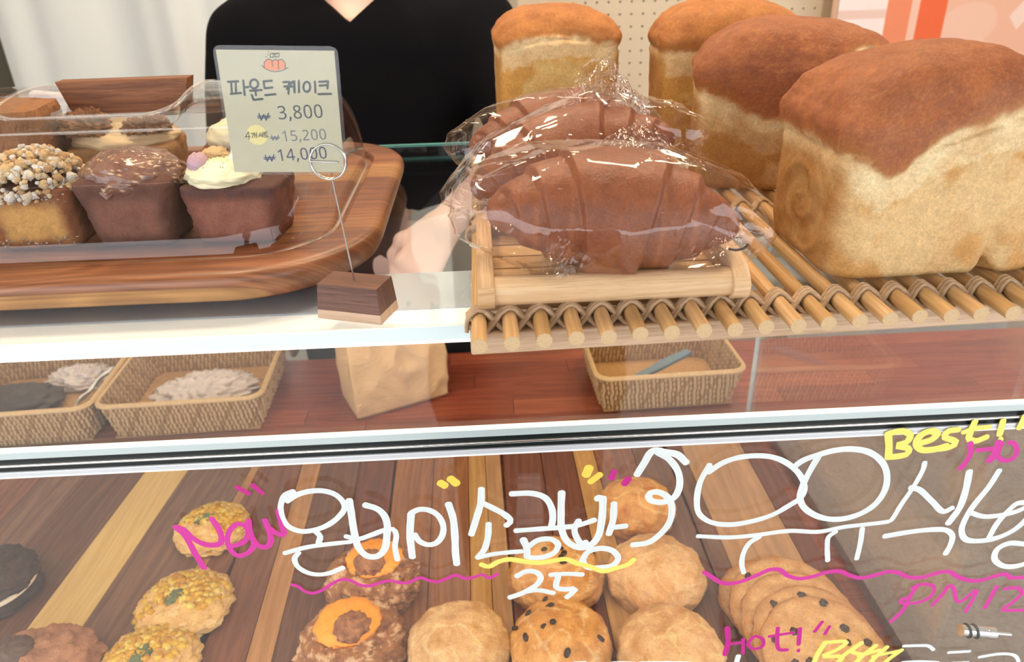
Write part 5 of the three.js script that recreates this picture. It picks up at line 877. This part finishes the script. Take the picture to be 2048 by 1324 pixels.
{ // the baker behind the counter
  const cx = -0.182, cz = -0.865;
  const t = thing('person', 'person in a black V-neck top reaching down behind the counter', 'person', [cx, 0, cz]);
  const off = (g) => g.translate(-cx, 0, -cz);
  const elbow = [0.080, 1.145, -0.735], wrist = [-0.062, 1.062, -0.612], sh = [0.008, 1.305, cz], lsh = [-0.370, 1.30, cz], lel = [-0.432, 1.05, -0.87], lwr = [-0.425, 0.83, -0.82];
  const hd = headBones([cx, 1.545, cz + 0.035], 0.1, 0.35);
  const trunk = [bone([cx, 0.98, cz], [cx, 1.2, cz], 0.125, 0.14, 1.25), bone([cx - 0.07, 1.17, cz], [cx - 0.10, 1.26, cz], 0.085, 0.075, 1.1), bone([cx + 0.07, 1.17, cz], [cx + 0.10, 1.26, cz], 0.085, 0.075, 1.1), bone([cx - 0.13, 1.305, cz], [cx + 0.13, 1.305, cz], 0.052, 0.052), bone([cx, 1.29, cz + 0.02], [cx, 1.33, cz], 0.09, 0.07, 1.2)];
  const neck = bone([cx, 1.32, cz], [cx, 1.47, cz + 0.022], 0.052, 0.047);
  const bodyUp = joinS([...trunk, neck, ...hd.bones], 0.03);
  const fore = joinS([bone(elbow, wrist, 0.038, 0.0245, 1), ...handBones(wrist, [-0.52, -0.72, 0.30], [-0.2, 0.35, 0.9], 1, [0.55, 0.5, 0.5, 0.55], 0.95)], 0.012);
  const foreL = joinS([bone(lel, lwr, 0.036, 0.0245), ...handBones(lwr, [0.05, -1, 0.1], [0, 0.1, 1], -1, [0.3, 0.3, 0.35, 0.4], 0.95)], 0.012);
  const bodyGeo = mergeGeometries([skin(bodyUp, [cx, 1.5, cz + 0.02], 0.20, 100), skin(fore, [-0.035, 1.06, -0.645], 0.17, 110), skin(foreL, [-0.425, 0.87, -0.82], 0.20, 100), skin(joinS([...trunk.map((b) => (x, y, z) => b(x, y, z) + 0.006), neck, bone(sh, elbow, 0.045, 0.036), bone(elbow, [elbow[0] * 0.4 + wrist[0] * 0.6, elbow[1] * 0.4 + wrist[1] * 0.6, elbow[2] * 0.4 + wrist[2] * 0.6], 0.036, 0.026), bone(lsh, lel, 0.045, 0.035), bone(lel, [lel[0] * 0.4 + lwr[0] * 0.6, lel[1] * 0.4 + lwr[1] * 0.6, lel[2] * 0.4 + lwr[2] * 0.6], 0.035, 0.027)], 0.02), [cx, 1.16, cz + 0.05], 0.36, 90)]);
  part('body', off(bodyGeo), skinMat, t);
  const shirtSolid = joinS([...trunk.map((b) => (x, y, z) => b(x, y, z) - 0.012), bone(sh, elbow, 0.062, 0.053), bone(elbow, [0.045, 1.125, -0.705], 0.053, 0.050), bone(lsh, lel, 0.062, 0.053), bone(lel, [-0.422, 0.98, -0.826], 0.053, 0.050)], 0.05);
  const shirt = (x, y, z) => { const d = shirtSolid(x, y, z) - 0.004 * fbm3(x * 9, y * 7, z * 9, 2), vx = Math.abs(x - (cx - 0.006)), cut = Math.min((y - 1.330 - vx * 0.78) * 0.75, (z - (cz - 0.01)) ), ring = 0.066 - Math.hypot(x - cx, (z - cz - 0.005) * 1.0), top = Math.min(ring, y - 1.30); return Math.max(d, cut, top, 1.035 - y - 0.04 * Math.abs(x - cx) * 4); };
  part('shirt', off(skin(shirt, [cx, 1.19, cz + 0.03], 0.33, 120)), cloth(0x0c0c11), t, 'black V-neck top');
  part('trousers', off(skin(joinS([bone([cx - 0.07, 1.0, cz], [cx + 0.07, 1.0, cz], 0.115, 0.115, 1.15), bone([cx - 0.085, 0.92, cz], [cx - 0.095, 0.5, cz], 0.095, 0.07), bone([cx - 0.095, 0.5, cz], [cx - 0.1, 0.09, cz - 0.01], 0.07, 0.055), bone([cx + 0.085, 0.92, cz], [cx + 0.095, 0.5, cz], 0.095, 0.07), bone([cx + 0.095, 0.5, cz], [cx + 0.1, 0.09, cz - 0.01], 0.07, 0.055)], 0.04), [cx, 0.58, cz], 0.57, 100)), cloth(0x2a2a30), t, 'charcoal trousers');
  for (const s of [-1, 1]) part('shoe', off(skin(joinS([bone([cx + s * 0.1, 0.042, cz - 0.04], [cx + s * 0.11, 0.036, cz + 0.13], 0.042, 0.036)], 0.02), [cx + s * 0.105, 0.05, cz + 0.04], 0.16, 48)), std(0x1b1b1d, 0.6), t);
  const hp = hd.P, hair = joinS([bone(hp(0, 0.045, -0.028), hp(0, 0.03, -0.01), 0.094, 0.085), bone(hp(0, -0.02, -0.06), hp(0, -0.09, -0.075), 0.06, 0.04)], 0.03);
  const face = hp(0, -0.03, 0.11); part('hair', off(skin((x, y, z) => Math.max(hair(x, y, z), 0.105 - Math.hypot(x - face[0], y - face[1], z - face[2])), [cx, 1.55, cz + 0.02], 0.19, 72)), std(0x1d1613, 0.6), t);
  for (const s of [-1, 1]) { const e = hp(s * 0.031, 0.008, 0.079); part('eye', off(new THREE.SphereGeometry(0.0105, 16, 12).translate(...e)), std(0x2a1d18, 0.2), t); }
}
{ // the photographer, mirrored in the front pane
  const cx = 0.075, cz = 0.93;
  const t = thing('person', 'person in a long dark coat standing on the pavement before the showcase', 'person', [cx, -0.02, cz]);
  const off = (g) => g.translate(-cx, 0.02, -cz), hd = headBones([cx, 1.60, cz - 0.03], Math.PI, 0.2), neck = bone([cx, 1.36, cz], [cx, 1.52, cz - 0.02], 0.056, 0.05);
  part('body', off(skin(joinS([...hd.bones, neck], 0.03), [cx, 1.56, cz], 0.21, 90)), skinMat, t);
  const coat = joinS([bone([cx - 0.09, 1.26, cz], [cx + 0.09, 1.26, cz], 0.13, 0.13, 1.15), bone([cx, 0.6, cz], [cx, 1.2, cz], 0.21, 0.17, 1.2), ...[-1, 1].flatMap((s) => [bone([cx + s * 0.185, 1.33, cz], [cx + s * 0.27, 1.06, cz + 0.03], 0.066, 0.056), bone([cx + s * 0.27, 1.06, cz + 0.03], [cx + s * 0.19, 0.88, cz - 0.11], 0.056, 0.05)])], 0.05);
  part('coat', off(skin((x, y, z) => Math.max(coat(x, y, z), 0.42 - y), [cx, 0.93, cz], 0.56, 90)), cloth(0x15151a), t, 'long dark coat');
  part('trousers', off(skin(joinS([-1, 1].map((s) => bone([cx + s * 0.09, 0.7, cz], [cx + s * 0.1, 0.09, cz], 0.085, 0.06)), 0.03), [cx, 0.42, cz], 0.42, 64)), cloth(0x1c1c22), t);
  for (const s of [-1, 1]) part('shoe', off(skin(bone([cx + s * 0.1, 0.025, cz + 0.04], [cx + s * 0.11, 0.02, cz - 0.13], 0.044, 0.038), [cx + s * 0.105, 0.03, cz - 0.04], 0.16, 40)), std(0x111113, 0.6), t);
  const hp = hd.P, hair = joinS([bone(hp(0, 0.045, -0.028), hp(0, 0.03, -0.01), 0.096, 0.088)], 0.03), face = hp(0, -0.03, 0.11);
  part('hair', off(skin((x, y, z) => Math.max(hair(x, y, z), 0.105 - Math.hypot(x - face[0], y - face[1], z - face[2])), [cx, 1.62, cz], 0.19, 64)), std(0x1a1412, 0.6), t);
  for (const s of [-1, 1]) part('eye', off(new THREE.SphereGeometry(0.0105, 16, 12).translate(...hp(s * 0.031, 0.008, 0.079))), std(0x2a1d18, 0.2), t);
}
renderer.render(scene, camera);
